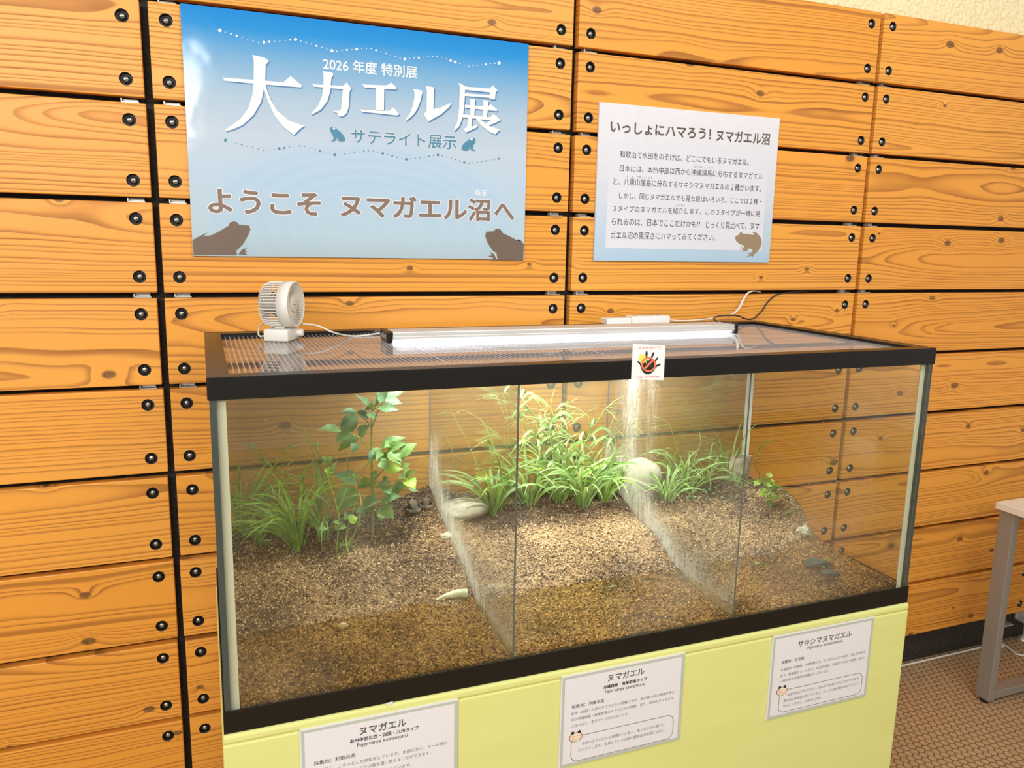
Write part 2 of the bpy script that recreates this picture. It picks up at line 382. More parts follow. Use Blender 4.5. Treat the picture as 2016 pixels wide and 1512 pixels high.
M['stem'] = leaf_material('green_stem', (0.17, 0.24, 0.035, 1), (0.30, 0.38, 0.07, 1), 0.15)

# ------------------------------------------------------------------ the setting
def structure(o): o['kind'] = 'structure'; return o
mb = MB(); mb.add([(-4, -5.5, 0), (6, -5.5, 0), (6, 0.16, 0), (-4, 0.16, 0), (-4, -5.5, -0.1), (6, -5.5, -0.1), (6, 0.16, -0.1), (-4, 0.16, -0.1)],
                  [(0, 1, 2, 3), (4, 7, 6, 5), (0, 4, 5, 1), (1, 5, 6, 2), (2, 6, 7, 3), (3, 7, 4, 0)])
structure(mk('floor', mb, M['floor']))
PITCH, Z0, HB = 0.22, 1.49874, 0.13303           # board pitch, height of a bolt line, spacing of the bolts on one board
SEAM0, SEAMP = 0.0443, 1.0651
ZTOP = Z0 + HB / 2 + 3 * PITCH + 0.104
mb = MB()
mb.box((-4, 0.045, ZTOP - 0.02), (6, 0.16, 3.4), 0)
mb.box((-4, 0.045, 0.0), (6, 0.16, ZTOP - 0.02), 1)
wall = structure(mk('wall_back', mb, [M['plaster'], M['backing']]))

def eval_mesh(o):
    bpy.context.view_layer.update()
    me = bpy.data.meshes.new_from_object(o.evaluated_get(bpy.context.evaluated_depsgraph_get()))
    return me
def plank_mesh():
    L, H = 0.5243, 0.1038
    mb = MB(); mb.box((-L, 0, -H), (L, 0.028, H), 0, 0.0025, 2)
    a = mk('tmp', mb, M['wood'])
    cb = MB()
    for sx in (-1, 1):
        for sz in (-1, 1):
            cb.lathe([(-0.02, 0.0145), (0.0165, 0.0145)], (sx * (SEAMP / 2 - 0.0443), 0, sz * HB / 2), (0, 1, 0), 28)
    b = mk('tmp', cb, M['wood'])
    md = a.modifiers.new('b', 'BOOLEAN'); md.object = b; md.operation = 'DIFFERENCE'; md.solver = 'EXACT'
    me = eval_mesh(a)
    for o in (a, b): bpy.data.objects.remove(o)
    return me
pm = plank_mesh()
bolt_mb = MB()
bolt_mb.lathe([(0.0008, 0.0146), (0.0008, 0.0136), (0.0140, 0.0134)], (0, 0, 0), (0, 1, 0), 28, 1, caps=False)
bolt_mb.lathe([(0.0150, 0.0138), (0.0125, 0.0138), (0.0118, 0.0128)], (0, 0, 0), (0, 1, 0), 28, 1)
bolt_mb.lathe([(0.0120, 0.0092), (0.0062, 0.0092), (0.0050, 0.0080)], (0, 0, 0), (0, 1, 0), 6, 1, smooth=False)
bolt_mb.lathe([(0.0055, 0.0074), (0.0028, 0.0064), (0.0010, 0.0038), (0.0005, 0.0004)], (0, 0, 0), (0, 1, 0), 18)
# the plain rows of boards, each its own board
first = None; bolt0 = None; random.seed(4)
for c in range(-1, 4):
    for r in range(-6, 4):
        cx = SEAM0 + (c + 0.5) * SEAMP; cz = Z0 + HB / 2 + r * PITCH
        o = bpy.data.objects.new('wood_plank', pm); COL.objects.link(o); o.parent = wall
        o.location = (cx + random.uniform(-0.0015, 0.0015), 0, cz + random.uniform(-0.001, 0.001))
        for sx in (-1, 1):
            for sz in (-1, 1):
                px, pz = cx + sx * (SEAMP / 2 - 0.0443), cz + sz * HB / 2
                u, v = PX((px, 0, pz))
                if not (-20 < u < 2036 and -20 < v < 1532): continue
                if 375 < u < 1030 and 30 < v < 490: continue
                if 1195 < u < 1510 and 230 < v < 500: continue
                if 450 < u < 1750 and v > 1170 + (1780 - u) * 0.2: continue
                if bolt0 is None:
                    bolt0 = mk('bolt', bolt_mb, [M['bolt'], M['blackmat']]); b = bolt0
                else: b = bolt0.copy(); COL.objects.link(b)
                b.parent = o; b.location = (sx * (SEAMP / 2 - 0.0443), 0, sz * HB / 2); b.rotation_euler = (0, random.uniform(0, 1), 0)
# the steel clips that show in the gaps between the boards
br = MB(); br.box((-0.019, 0.008, 0), (0.019, 0.03, 0.0022)); br.box((-0.019, 0.008, 0), (-0.0165, 0.03, 0.009)); br.box((-0.016, 0.028, 0), (0.016, 0.032, 0.010))
br0 = None
for k in range(4):
    for sx in (-1, 1):
        for r in range(-2, 3):
            if k == 3: continue
            px = SEAM0 + k * SEAMP + sx * 0.0443 + 0.004; pz = Z0 + HB / 2 + r * PITCH + 0.1045
            u, v = PX((px, 0, pz))
            if not (0 < u < 2016 and 0 < v < 1512) or (375 < u < 1030 and 30 < v < 490) or (1195 < u < 1510 and 230 < v < 500): continue
            if br0 is None: br0 = mk('bracket', br, M['galv']); b = br0
            else: b = br0.copy(); COL.objects.link(b)
            b.parent = wall; b.location = (px, 0, pz)
for px in (3.125, 3.275):
    mb = MB()
    mb.tube([(px, 0.018, 0.004), (px, 0.018, 0.15)], 0.006, 10); mb.lathe([(0, 0.026), (0.006, 0.024), (0.016, 0.010), (0.02, 0.007)], (px, 0.018, 0.0), (0, 0, 1), 20)
    mb.box((px - 0.045, -0.002, 0.088), (px + 0.045, 0.035, 0.094)); mb.box((px - 0.045, 0.034, 0.09), (px + 0.045, 0.040, 0.2))
    for q in (-0.025, 0.025): mb.ellip((px + q, 0.032, 0.125), (0.009, 0.007, 0.009))
    mk('support_foot', mb, M['galv'], wall)

# ------------------------------------------------------------------ lettering
def text_mesh(body):
    c = bpy.data.curves.new('lettering', 'FONT'); c.body = body; c.resolution_u = 3
    o = bpy.data.objects.new('lettering', c); COL.objects.link(o)
    me = eval_mesh(o); bpy.data.objects.remove(o); bpy.data.curves.remove(c)
    co = np.empty(len(me.vertices) * 3); me.vertices.foreach_get('co', co); co = co.reshape(-1, 3)[:, :2]
    fs = [tuple(p.vertices) for p in me.polygons]; bpy.data.meshes.remove(me)
    return co, fs
def thicken(co, fs, r, n):
    """the same strokes laid n times round a circle of radius r: heavier type"""
    out = []; F = []
    for k in range(n if r else 1):
        q = 2 * math.pi * k / n
        d = co + (np.array([math.cos(q), math.sin(q)]) * r if r else 0)
        F += [tuple(i + len(out) * len(co) for i in f) for f in fs]
        out.append(np.c_[d, np.full(len(co), 0.00002 * k)])
    return np.concatenate(out), F
def lay(name, co, F, fit, yf, lift, mat, par):
    ax_, sx, az, sz, mx, mz = fit; off = parent_off(par)
    vs = [(ax_ + (x - mx) * sx - off[0], yf - lift - l - off[1], az + (z - mz) * sz - off[2]) for x, z, l in co]
    me = bpy.data.meshes.new(name); me.from_pydata(vs, [], F); me.update()
    return mk(name, me, mat, par)
def write(par, name, body, lb, rt, yf, mat, bold=0.0, halo=None, lift=0.0006, natural=False):
    """flat print on a board face y = yf; lb / rt: photo pixels of the lower left and upper right of the line of writing"""
    a, b = P(*lb, Y=yf), P(*rt, Y=yf)
    co, fs = text_mesh(body)
    mn, mx = co.min(0) - bold, co.max(0) + bold
    if natural == 'top': a.z = b.z - (b.x - a.x) / (mx[0] - mn[0]) * (mx[1] - mn[1])
    elif natural: b.z = a.z + (b.x - a.x) / (mx[0] - mn[0]) * (mx[1] - mn[1])      # keep the type's own proportions
    fit = (a.x, (b.x - a.x) / (mx[0] - mn[0]), a.z, (b.z - a.z) / (mx[1] - mn[1]), mn[0], mn[1])
    if halo: lay(name + '_outline', *thicken(co, fs, bold + halo[1], 14), fit, yf, lift * 0.4, halo[0], par)
    return lay(name, *thicken(co, fs, bold, 8), fit, yf, lift, mat, par)
def shapes(par, name, polys, yf, mat, lift=0.0006, s=1.0, o=(0, 0)):
    """flat printed shapes from photo outlines (crop scale s, origin o), lying on the face y = yf"""
    mb = MB()
    for k, pl in enumerate(polys): mb.poly([P(o[0] + u / s, o[1] + v / s, Y=yf) - Vector((0, lift + 0.00003 * (k % 13), 0)) for u, v in pl])
    b = bmesh.new(); off = Vector(parent_off(par))
    for f in mb.f:
        vv = [b.verts.new(Vector(mb.v[i]) - off) for i in f]; b.faces.new(vv).normal_update()
    bmesh.ops.triangulate(b, faces=b.faces[:], ngon_method='EAR_CLIP')
    for f in b.faces:
        f.normal_update()
        if f.normal.y > 0: f.normal_flip()
    me = bpy.data.meshes.new(name); b.to_mesh(me); b.free()
    return mk(name, me, mat, par)
def smooth_loop(pts, n=5):
    out = []; N = len(pts)
    for i in range(N):
        p0, p1, p2, p3 = (np.array(pts[(i + k - 1) % N], float) for k in range(4))
        for j in range(n):
            t = j / n
            out.append(tuple(0.5 * (2 * p1 + (p2 - p0) * t + (2 * p0 - 5 * p1 + 4 * p2 - p3) * t * t + (3 * p1 - p0 - 3 * p2 + p3) * t ** 3)))
    return out
def disc(u, v, r, n=14, ry=None): return [(u + r * math.cos(2 * math.pi * k / n), v + (ry or r) * math.sin(2 * math.pi * k / n)) for k in range(n)]
def ringpolys(u, v, r0, r1, n=40):
    out = []
    for k in range(n):
        a, b = 2 * math.pi * k / n, 2 * math.pi * (k + 1) / n
        out.append([(u + r * math.cos(q), v + r * math.sin(q)) for r, q in ((r0, a), (r0, b), (r1, b), (r1, a))])
    return out

# ------------------------------------------------------------------ exhibition panels on the wall
YP = -0.008
def board(name, label, cat, corners, mat, th=0.008, yf=YP):
    q = [P(*c, Y=yf) for c in corners]
    x0 = (q[0].x + q[3].x) / 2; x1 = (q[1].x + q[2].x) / 2; z1 = (q[0].z + q[1].z) / 2; z0 = (q[2].z + q[3].z) / 2
    t = thing(name, label, cat, ((x0 + x1) / 2, yf + th, z0))
    mb = MB(); mb.box((x0, yf, z0), (x1, yf + th - 0.0004, z1), 0, 0.0006, 1)
    mk('panel', mb, mat, t)
    return t, x0, x1, z0, z1
def poster_material():
    g = G('blue_gradient_print')
    x, y, z = g.xyz(g.gen())
    base = g.ramp(z, [(0.0, srgb(174, 188, 186)), (0.10, srgb(184, 203, 212)), (0.34, srgb(184, 206, 226)), (0.50, srgb(190, 206, 223)), (0.66, srgb(172, 196, 218)), (0.82, srgb(118, 172, 215)), (0.93, srgb(40, 145, 216)), (1.0, srgb(22, 135, 215))])
    # concentric ripples on a pond
    dx = g.m('MULTIPLY', g.m('SUBTRACT', x, 0.5), 1.0); dz = g.m('MULTIPLY', g.m('SUBTRACT', z, 0.13), 2.1)
    d = g.m('SQRT', g.m('ADD', g.m('MULTIPLY', dx, dx), g.m('MULTIPLY', g.m('MULTIPLY', dz, dz), 0.36)))
    rp = g.m('ADD', g.m('MULTIPLY', g.m('SINE', g.m('MULTIPLY', d, 105.0)), 0.5), 0.5)
    fall = g.m('MULTIPLY', g.sm(d, 0.10, 0.24), g.m('SUBTRACT', 1.0, g.sm(d, 0.40, 0.50)))
    inside = g.m('SUBTRACT', 1.0, g.sm(d, 0.44, 0.51))
    col = g.mix(g.m('MULTIPLY', inside, 0.30), base, srgb(170, 205, 235))
    col = g.mix(g.m('MULTIPLY', g.m('MULTIPLY', rp, fall), 0.18), col, srgb(160, 190, 215))
    g.p(Base_Color=col, Roughness=0.085, Specular_IOR_Level=0.5)
    g.bump(g.noise(g.obj(), 9.0, 2), 0.12, 0.01)
    return g.mat
M['poster'] = poster_material()
T1, x0, x1, z0, z1 = board('exhibition_panel', 'large blue exhibition welcome panel with white Japanese title and frog silhouettes', 'poster', [(355, 4), (1040, 88), (1033, 513), (379, 502)], M['poster'])
c1 = dict(s=2.8, o=(340, 0))
def q1(u, v): return (340 + u / 2.8, v / 2.8)
GL = {
 'dai': [[(276, 427), (300, 430), (520, 446), (608, 455), (650, 420), (712, 472), (708, 482), (500, 466), (286, 446)],
         [(438, 303), (470, 309), (510, 320), (530, 338), (512, 358), (510, 440), (503, 490), (488, 560), (445, 635), (385, 690), (330, 714), (290, 724), (292, 713), (370, 660), (416, 598), (440, 520), (446, 440), (447, 335)],
         [(506, 440), (522, 505), (545, 560), (580, 615), (640, 665), (725, 695), (700, 712), (668, 745), (610, 700), (560, 635), (525, 560), (503, 490)]],
 'ka': [[(770, 461), (800, 467), (940, 474), (958, 455), (985, 490), (975, 503), (970, 590), (958, 625), (935, 643), (918, 640), (905, 622), (882, 612), (918, 612), (928, 600), (938, 492), (790, 479), (778, 478)],
        [(825, 393), (860, 397), (884, 404), (884, 417), (874, 430), (869, 500), (853, 556), (815, 606), (765, 633), (763, 626), (800, 585), (823, 530), (830, 470), (831, 410)]],
 'e': [[(1044, 464), (1060, 467), (1180, 471), (1205, 456), (1234, 485), (1228, 494), (1056, 482)], [(1118, 476), (1166, 478), (1164, 608), (1120, 604)], [(1034, 602), (1050, 606), (1195, 612), (1215, 592), (1247, 628), (1240, 637), (1042, 616)]],
 'ru': [[(1325, 492), (1345, 494), (1374, 501), (1375, 513), (1364, 560), (1346, 605), (1320, 640), (1285, 666), (1284, 659), (1310, 620), (1324, 580), (1331, 540), (1332, 510)],
        [(1393, 475), (1415, 477), (1442, 483), (1440, 500), (1437, 602), (1480, 592), (1532, 568), (1528, 586), (1480, 630), (1440, 652), (1410, 669), (1395, 650), (1383, 628), (1398, 615), (1401, 500)]],
 'ten': [[(1575, 457), (1595, 466), (1612, 476), (1608, 560), (1600, 640), (1580, 695), (1552, 723), (1550, 715), (1568, 670), (1578, 600), (1582, 480)], [(1606, 478), (1745, 488), (1765, 471), (1790, 501), (1776, 513), (1606, 495)],
         [(1750, 492), (1780, 500), (1776, 549), (1746, 546)], [(1606, 515), (1752, 526), (1752, 540), (1606, 529)], [(1610, 578), (1735, 589), (1752, 574), (1790, 606), (1785, 613), (1610, 594)], [(1595, 630), (1750, 647), (1768, 629), (1805, 660), (1800, 669), (1595, 646)],
         [(1640, 545), (1668, 549), (1662, 640), (1640, 638)], [(1712, 551), (1740, 557), (1732, 646), (1710, 644)], [(1627, 645), (1651, 648), (1646, 698), (1682, 688), (1672, 705), (1615, 731), (1604, 712), (1622, 700)],
         [(1668, 650), (1690, 652), (1728, 688), (1802, 715), (1778, 741), (1740, 725), (1700, 692)], [(1745, 667), (1785, 659), (1790, 672), (1742, 692), (1722, 685)]]}
allg = [p for k in GL.values() for p in k]
shapes(T1, 'title_shadow', [[(u + 6, v + 7) for u, v in p] for p in allg], YP, M['blueink'], 0.0004, **c1)
shapes(T1, 'title_lettering', allg, YP, M['whiteink'], 0.0008, **c1)
write(T1, 'lettering', '2026 年度 特別展', q1(829, 385), q1(1348, 366), YP, M['whiteink'], 0.012)
D1 = [(260,168,10),(290,178,0),(321,187,5),(352,197,6),(383,207,0),(413,216,0),(444,226,0),(473,235,0),(503,234,8),(532,231,6),(561,229,0),(590,227,0),(619,224,0),(648,220,5),(677,218,9),(706,227,0),(735,235,4),(764,243,0),(793,253,6),(821,262,0),(849,271,0),(877,280,9),(905,283,0),(933,280,0),(960,276,6),(988,274,0),(1014,271,8),(1041,269,2),(1068,267,0),(1094,268,0),(1121,278,6),(1148,286,0),(1175,295,0),(1201,304,2),(1227,313,0),(1253,320,0),(1279,326,8),(1305,322,0),(1331,320,0),(1356,318,6),(1381,316,2),(1406,313,0),(1432,312,0),(1457,310,0),(1483,317,2),(1508,326,0),(1532,335,7),(1557,343,8),(1582,351,0),(1607,360,2),(1631,366,0),(1655,363,0),(1679,360,0),(1703,357,2),(1727,355,6),(1751,352,0),(1775,350,0),(1799,348,9)]
D2 = [(291,773,9),(322,780,2),(351,789,0),(381,798,5),(411,806,0),(441,813,4),(471,821,0),(500,829,0),(529,827,2),(558,824,0),(586,819,8),(615,815,6),(643,810,0),(671,807,2),(700,804,4),(728,807,0),(756,815,0),(783,822,2),(811,831,6),(838,838,0),(866,845,0),(893,853,8),(920,853,2),(947,849,0),(974,845,0),(1001,841,0),(1027,837,0),(1053,833,4),(1079,831,0),(1106,832,0),(1132,838,0),(1158,846,7),(1184,852,0),(1210,860,5),(1236,867,0),(1262,873,2),(1287,878,7),(1312,875,0),(1337,872,0),(1362,869,0),(1387,866,0),(1412,861,4),(1437,858,0),(1462,854,7),(1486,858,0),(1510,864,0),(1535,871,0),(1559,880,0),(1583,888,4),(1607,895,6),(1632,901,3),(1656,898,0),(1680,894,0),(1704,891,0),(1728,887,4),(1751,882,0),(1774,879,0),(1796,875,6)]
shapes(T1, 'dotted_line', [disc(u, v, r or 3.2, 10) for u, v, r in D1], YP, M['whiteink'], **c1)
shapes(T1, 'dotted_line', [disc(u, v, r or 3.0, 10) for u, v, r in D2], YP, M['tealink'], **c1)
write(T1, 'lettering', 'サテライト展示', q1(985, 789), q1(1564, 752), YP, M['tealink'], 0.014, (M['halo'], 0.03))
fr = [(866, 706), (880, 701), (897, 703), (907, 714), (930, 733), (946, 756), (952, 775), (934, 780), (914, 777), (907, 757), (900, 775), (882, 780), (874, 775), (886, 768), (884, 750), (872, 729)]
fr2 = [(1669, 768), (1655, 760), (1640, 762), (1630, 772), (1608, 788), (1594, 808), (1594, 826), (1612, 831), (1632, 828), (1638, 808), (1644, 826), (1660, 833), (1668, 829), (1654, 820), (1657, 802), (1667, 788)]
shapes(T1, 'frog_icon', [smooth_loop(fr, 3)], YP, M['tealink'], **c1)
shapes(T1, 'frog_icon', [smooth_loop(fr2, 3)], YP, M['tealink'], **c1)
for dd in (disc(889, 709, 7), disc(1647, 768, 7)): shapes(T1, 'frog_icon_eye', [dd], YP, M['halo'], 0.0011, **c1)
for body, lb, rt in (('ようこそ', (197, 1174), (815, 1063)), ('ヌマガエル沼', (925, 1198), (1752, 1099)), ('へ', (1772, 1211), (1883, 1124))):
    write(T1, 'welcome_lettering', body, q1(*lb), q1(*rt), YP, M['brown'], 0.028, (M['halo'], 0.035), 0.0008)
write(T1, 'lettering', 'ぬま', q1(1664, 1078), q1(1731, 1045), YP, M['whiteink'], 0.01)
fl = [(109, 1323), (140, 1306), (192, 1281), (168, 1303), (215, 1296), (255, 1276), (308, 1244), (314, 1228), (335, 1220), (354, 1224), (365, 1238), (420, 1243), (428, 1265), (414, 1300), (388, 1345), (366, 1368), (348, 1384), (356, 1398), (345, 1407), (116, 1405)]
ft = [[(362, 1402), (384, 1374), (410, 1367), (396, 1379), (414, 1386), (396, 1390), (411, 1404), (390, 1406)]]
fR = [(1936, 1345), (1922, 1334), (1904, 1318), (1932, 1334), (1900, 1326), (1856, 1302), (1820, 1286), (1806, 1264), (1782, 1259), (1770, 1275), (1729, 1277), (1722, 1300), (1736, 1340), (1762, 1380), (1784, 1394), (1792, 1432), (1931, 1436)]
ftR = [[(1735, 1411), (1760, 1408), (1746, 1387), (1772, 1402), (1788, 1436), (1758, 1434), (1766, 1420)]]
shapes(T1, 'frog_silhouette', [fl] + ft, YP, M['frogbrown'], **c1)
shapes(T1, 'frog_silhouette', [fR] + ftR, YP, M['frogbrown'], **c1)

def poster2_material():
    g = G('pale_blue_print')
    x, y, z = g.xyz(g.gen())
    base = g.ramp(z, [(0.0, srgb(170, 200, 224)), (0.12, srgb(182, 207, 227)), (0.42, srgb(208, 216, 231)), (0.62, srgb(220, 222, 233)), (1.0, srgb(228, 228, 237))])
    n = g.noise(g.comb(g.m('MULTIPLY', x, 1.2), 0.0, z), 2.5, 2)
    rings = g.m('ADD', g.m('MULTIPLY', g.m('SINE', g.m('MULTIPLY', n, 60.0)), 0.5), 0.5)
    g.p(Base_Color=g.mix(g.m('MULTIPLY', rings, 0.10), base, srgb(190, 200, 212)), Roughness=0.35)
    return g.mat
M['poster2'] = poster2_material()
T2, *_ = board('explanation_panel', 'smaller pale panel of black Japanese paragraphs with brown heading and tan frog', 'poster', [(1181, 201), (1536, 233), (1514, 516), (1169, 514)], M['poster2'])
c2 = dict(s=4.2, o=(1130, 180))
def q2(u, v): return (1130 + u / 4.2, 180 + v / 4.2)
a, b = P(*q2(293, 408), Y=YP), P(*q2(1560, 1305), Y=YP)
mb = MB(); a = P(*q2(258, 1295), Y=YP); b = P(*q2(1613, 496), Y=YP)
mb.poly([(a.x, YP - 0.0003, a.z), (b.x, YP - 0.0003, a.z), (b.x, YP - 0.0003, b.z), (a.x, YP - 0.0003, b.z)])
mk('text_box', mb, M['boxink'], T2)
write(T2, 'heading_lettering', 'いっしょにハマろう！', q2(300, 339), q2(1135, 309), YP, M['titlebrown'], 0.022)
write(T2, 'heading_lettering', 'ヌマガエル沼', q2(1174, 412), q2(1623, 349), YP, M['titlebrown'], 0.022)
for body, lb, rt in (
  ('和歌山で水田をのぞけば、どこにでもいるヌマガエル。', (378, 546), (1448, 560)),
  ('日本には、本州中部以西から沖縄諸島に分布するヌマガエル', (378, 662), (1563, 677)),
  ('と、八重山諸島に分布するサキシマヌマガエルの２種がいます。', (325, 772), (1548, 777)),
  ('しかし、同じヌマガエルでも見た目はいろいろ。ここでは２種・', (372, 886), (1546, 888)),
  ('３タイプのヌマガエルを紹介します。この３タイプが一緒に見', (320, 992), (1541, 988)),
  ('られるのは、日本でここだけかも!?', (312, 1106), (1043, 1068)), ('じっくり見比べて、ヌマ', (1090, 1131), (1532, 1086)),
  ('ガエル沼の奥深さにハマってみてください。', (303, 1217), (1166, 1178))):
    write(T2, 'paragraph_lettering', body, q2(*lb), q2(*rt), YP, M['ink'], 0.0)
for body, lb, rt in (('おき なわ しょ とう', (990, 632), (1150, 623)), ('や　え　やま しょ とう', (432, 711), (645, 706)), ('しょうかい', (835, 948), (915, 935))):
    write(T2, 'reading_aid_lettering', body, q2(*lb), q2(*rt), YP, M['greyink'])
f2 = [(1331, 1210), (1340, 1193), (1365, 1185), (1370, 1168), (1385, 1162), (1393, 1176), (1440, 1178), (1478, 1187), (1492, 1176), (1470, 1166), (1505, 1166), (1535, 1195), (1550, 1225), (1551, 1252), (1540, 1290), (1520, 1322), (1492, 1345), (1473, 1376), (1465, 1357), (1420, 1373), (1455, 1346), (1430, 1338), (1470, 1332), (1478, 1315), (1462, 1302), (1440, 1298), (1442, 1312), (1420, 1318), (1380, 1318), (1402, 1310), (1366, 1300), (1400, 1300), (1370, 1282), (1404, 1292), (1408, 1278), (1360, 1255), (1338, 1232)]
shapes(T2, 'frog_silhouette', [f2], YP, M['tanfrog'], **c2)

# ------------------------------------------------------------------ display stand
TX0, TX1, TYF, TYB = 0.1359, 1.7080, -0.7258, -0.0800
ZT, ZR, ZBT, ZBB = 1.3750, 1.3374, 0.7905, 0.7480
TW = TX1 - TX0
SY = TYF - 0.004                                   # front face of the stand
st = thing('display_stand', 'yellow green painted box stand under the glass terrarium', 'stand', ((TX0 + TX1) / 2, (SY + TYB) / 2, 0))
mb = MB(); mb.box((TX0 - 0.003, SY, 0), (TX1 + 0.003, TYB, ZBB - 0.019), 0, 0.004); mk('body', mb, M['stand'], st)
mb = MB(); mb.box((TX0 - 0.003, SY - 0.001, ZBB - 0.019), (TX1 + 0.003, TYB, ZBB - 0.0005), 0, 0.006, 3); mk('top_board', mb, M['stand'], st)
mb = MB()
for u, v in ((766, 1386),):
    mb = MB(); p = P(u, v, Y=SY - 0.0015); mb.poly([p + Vector((-0.006, 0, 0.003)), p + Vector((0.001, 0, -0.006)), p + Vector((0.008, 0, 0.004))])
    mk('torn_paper_edge', mb, M['paper'], st)

# ------------------------------------------------------------------ terrarium
te = thing('terrarium', 'long black framed glass terrarium of soil and plants on the yellow stand', 'terrarium', ((TX0 + TX1) / 2, (TYF + TYB) / 2, ZBB))
def frame(name, z0, z1, ledge_z=None, ledge=0.035):
    mb = MB(); t = 0.0026
    mb.box((TX0, TYF, z0), (TX1, TYF + t, z1), 0, 0.001); mb.box((TX0, TYB - t, z0), (TX1, TYB, z1), 0, 0.001)
    mb.box((TX0, TYF + t * 0.6, z0), (TX0 + t, TYB - t * 0.6, z1), 0, 0.001); mb.box((TX1 - t, TYF + t * 0.6, z0), (TX1, TYB - t * 0.6, z1), 0, 0.001)
    if ledge_z is not None:
        a, b = ledge_z
        mb.box((TX0 + 0.002, TYF + 0.002, a), (TX1 - 0.002, TYF + ledge, b)); mb.box((TX0 + 0.002, TYB - ledge, a), (TX1 - 0.002, TYB - 0.002, b))
        mb.box((TX0 + 0.002, TYF + ledge, a), (TX0 + ledge, TYB - ledge, b)); mb.box((TX1 - ledge, TYF + ledge, a), (TX1 - 0.002, TYB - ledge, b))
    return mk(name, mb, M['black'], te)
frame('top_frame', ZR, ZT, (ZT - 0.017, ZT - 0.0005))
frame('bottom_frame', ZBB, ZBT, (ZBB + 0.002, ZBB + 0.012))
GI = 0.0030; GT = 0.010
gx0, gx1, gy0, gy1 = TX0 + GI, TX1 - GI, TYF + GI, TYB - GI
gz0, gz1 = ZBB + 0.0125, ZT - 0.018
def pane(name, a, b, edgeaxis, mat):
    """glass sheet; the narrow cut edges carry the green edge colour"""
    mb = MB(); mb.box(a, b)
    for i, f in enumerate(mb.f):
        n = [max(abs(mb.v[f[k]][c] - mb.v[f[0]][c]) for k in range(4)) for c in range(3)]
        if n[edgeaxis] > 1e-6: mb.m[i] = 1
    return mk(name, mb, [mat, M['glassedge']], te)
pane('front_pane', (gx0 + GT + 0.0005, gy0, gz0), (gx1 - GT - 0.0005, gy0 + GT, gz1), 1, M['frontglass'])
pane('back_pane', (gx0 + GT + 0.0005, gy1 - GT, gz0), (gx1 - GT - 0.0005, gy1, gz1), 1, M['backglass'])
pane('left_pane', (gx0, gy0, gz0), (gx0 + GT, gy1, gz1), 0, M['glass'])
pane('right_pane', (gx1 - GT, gy0, gz0), (gx1, gy1, gz1), 0, M['sideglass'])
mb = MB(); mb.box((gx0 + GT, gy0 + GT, gz0), (gx1 - GT, gy1 - GT, gz0 + 0.01)); mk('base_pane', mb, M['blackmat'], te)
ix0, ix1, iy0, iy1 = gx0 + GT, gx1 - GT, gy0 + GT, gy1 - GT
for sx, x in ((1, ix0), (-1, ix1)):
    for sy, y in ((1, iy0), (-1, iy1)):
        mb = MB(); k = 0.015
        v = [(x, y), (x + sx * k, y), (x + sx * k * 0.45, y + sy * k * 0.45), (x, y + sy * k)]
        vs = [(p[0], p[1], z) for z in (gz0 + 0.012, gz1) for p in v]
        mb.add(vs, [(0, 1, 5, 4), (1, 2, 6, 5), (2, 3, 7, 6), (3, 0, 4, 7), (0, 3, 2, 1), (4, 5, 6, 7)])
        mk('silicone_seal', mb, M['silicone'], te)

# soil profile -------------------------------------------------------------
HY = [-0.72, -0.60, -0.53, -0.48, -0.43, -0.37, -0.30, -0.25, -0.17, -0.115, -0.08]
HZ = [0.786, 0.791, 0.800, 0.815, 0.836, 0.861, 0.879, 0.893, 0.925, 0.952, 0.958]
WATER = 0.8125
XD = (0.6770, 1.2022)
def kx(x): return interp(x, [0.15, 0.25, 0.41, 0.55, 0.672, 0.678, 0.76, 0.90, 1.05, 1.198, 1.206, 1.32, 1.50, 1.70],
                            [0.62, 0.55, 0.58, 0.72, 1.0, 0.98, 0.78, 0.70, 0.76, 0.90, 0.88, 0.82, 0.74, 0.60])
RY = [-0.72, -0.56, -0.45, -0.41, -0.39, -0.35, -0.32, -0.26, -0.17, -0.08]
RZ = [0.790, 0.796, 0.802, 0.814, 0.829, 0.872, 0.892, 0.900, 0.894, 0.886]
def soil_h(x, y, rough=True):
    h = interp(y, HY, HZ)
    if h > WATER: h = WATER + (h - WATER) * kx(x) * (1 if y > -0.3 else 1 + (1 / max(kx(x), 0.5) - 1) * min(1, (-0.3 - y) / 0.12) * (1 if kx(x) > 0.4 else 0))
    if x > 1.45: h = lerp(h, interp(y, RY, RZ), sstep(1.45, 1.67, x))
    if rough: h += 0.006 * mnoise.noise((x * 14, y * 14, 3)) + 0.003 * mnoise.noise((x * 45, y * 45, 7))
    return h
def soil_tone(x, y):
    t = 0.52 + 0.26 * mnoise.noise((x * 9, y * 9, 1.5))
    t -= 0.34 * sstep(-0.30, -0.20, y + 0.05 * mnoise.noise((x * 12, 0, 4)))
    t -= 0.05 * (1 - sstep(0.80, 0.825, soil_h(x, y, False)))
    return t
rs = np.random.RandomState(7)
GRAIN = np.array([(1, 0, 0), (-1, 0, 0), (0, 1, 0), (0, -1, 0), (0, 0, 1), (0, 0, -1)], float)
GF = [(0, 2, 4), (2, 1, 4), (1, 3, 4), (3, 0, 4), (2, 0, 5), (1, 2, 5), (3, 1, 5), (0, 3, 5)]
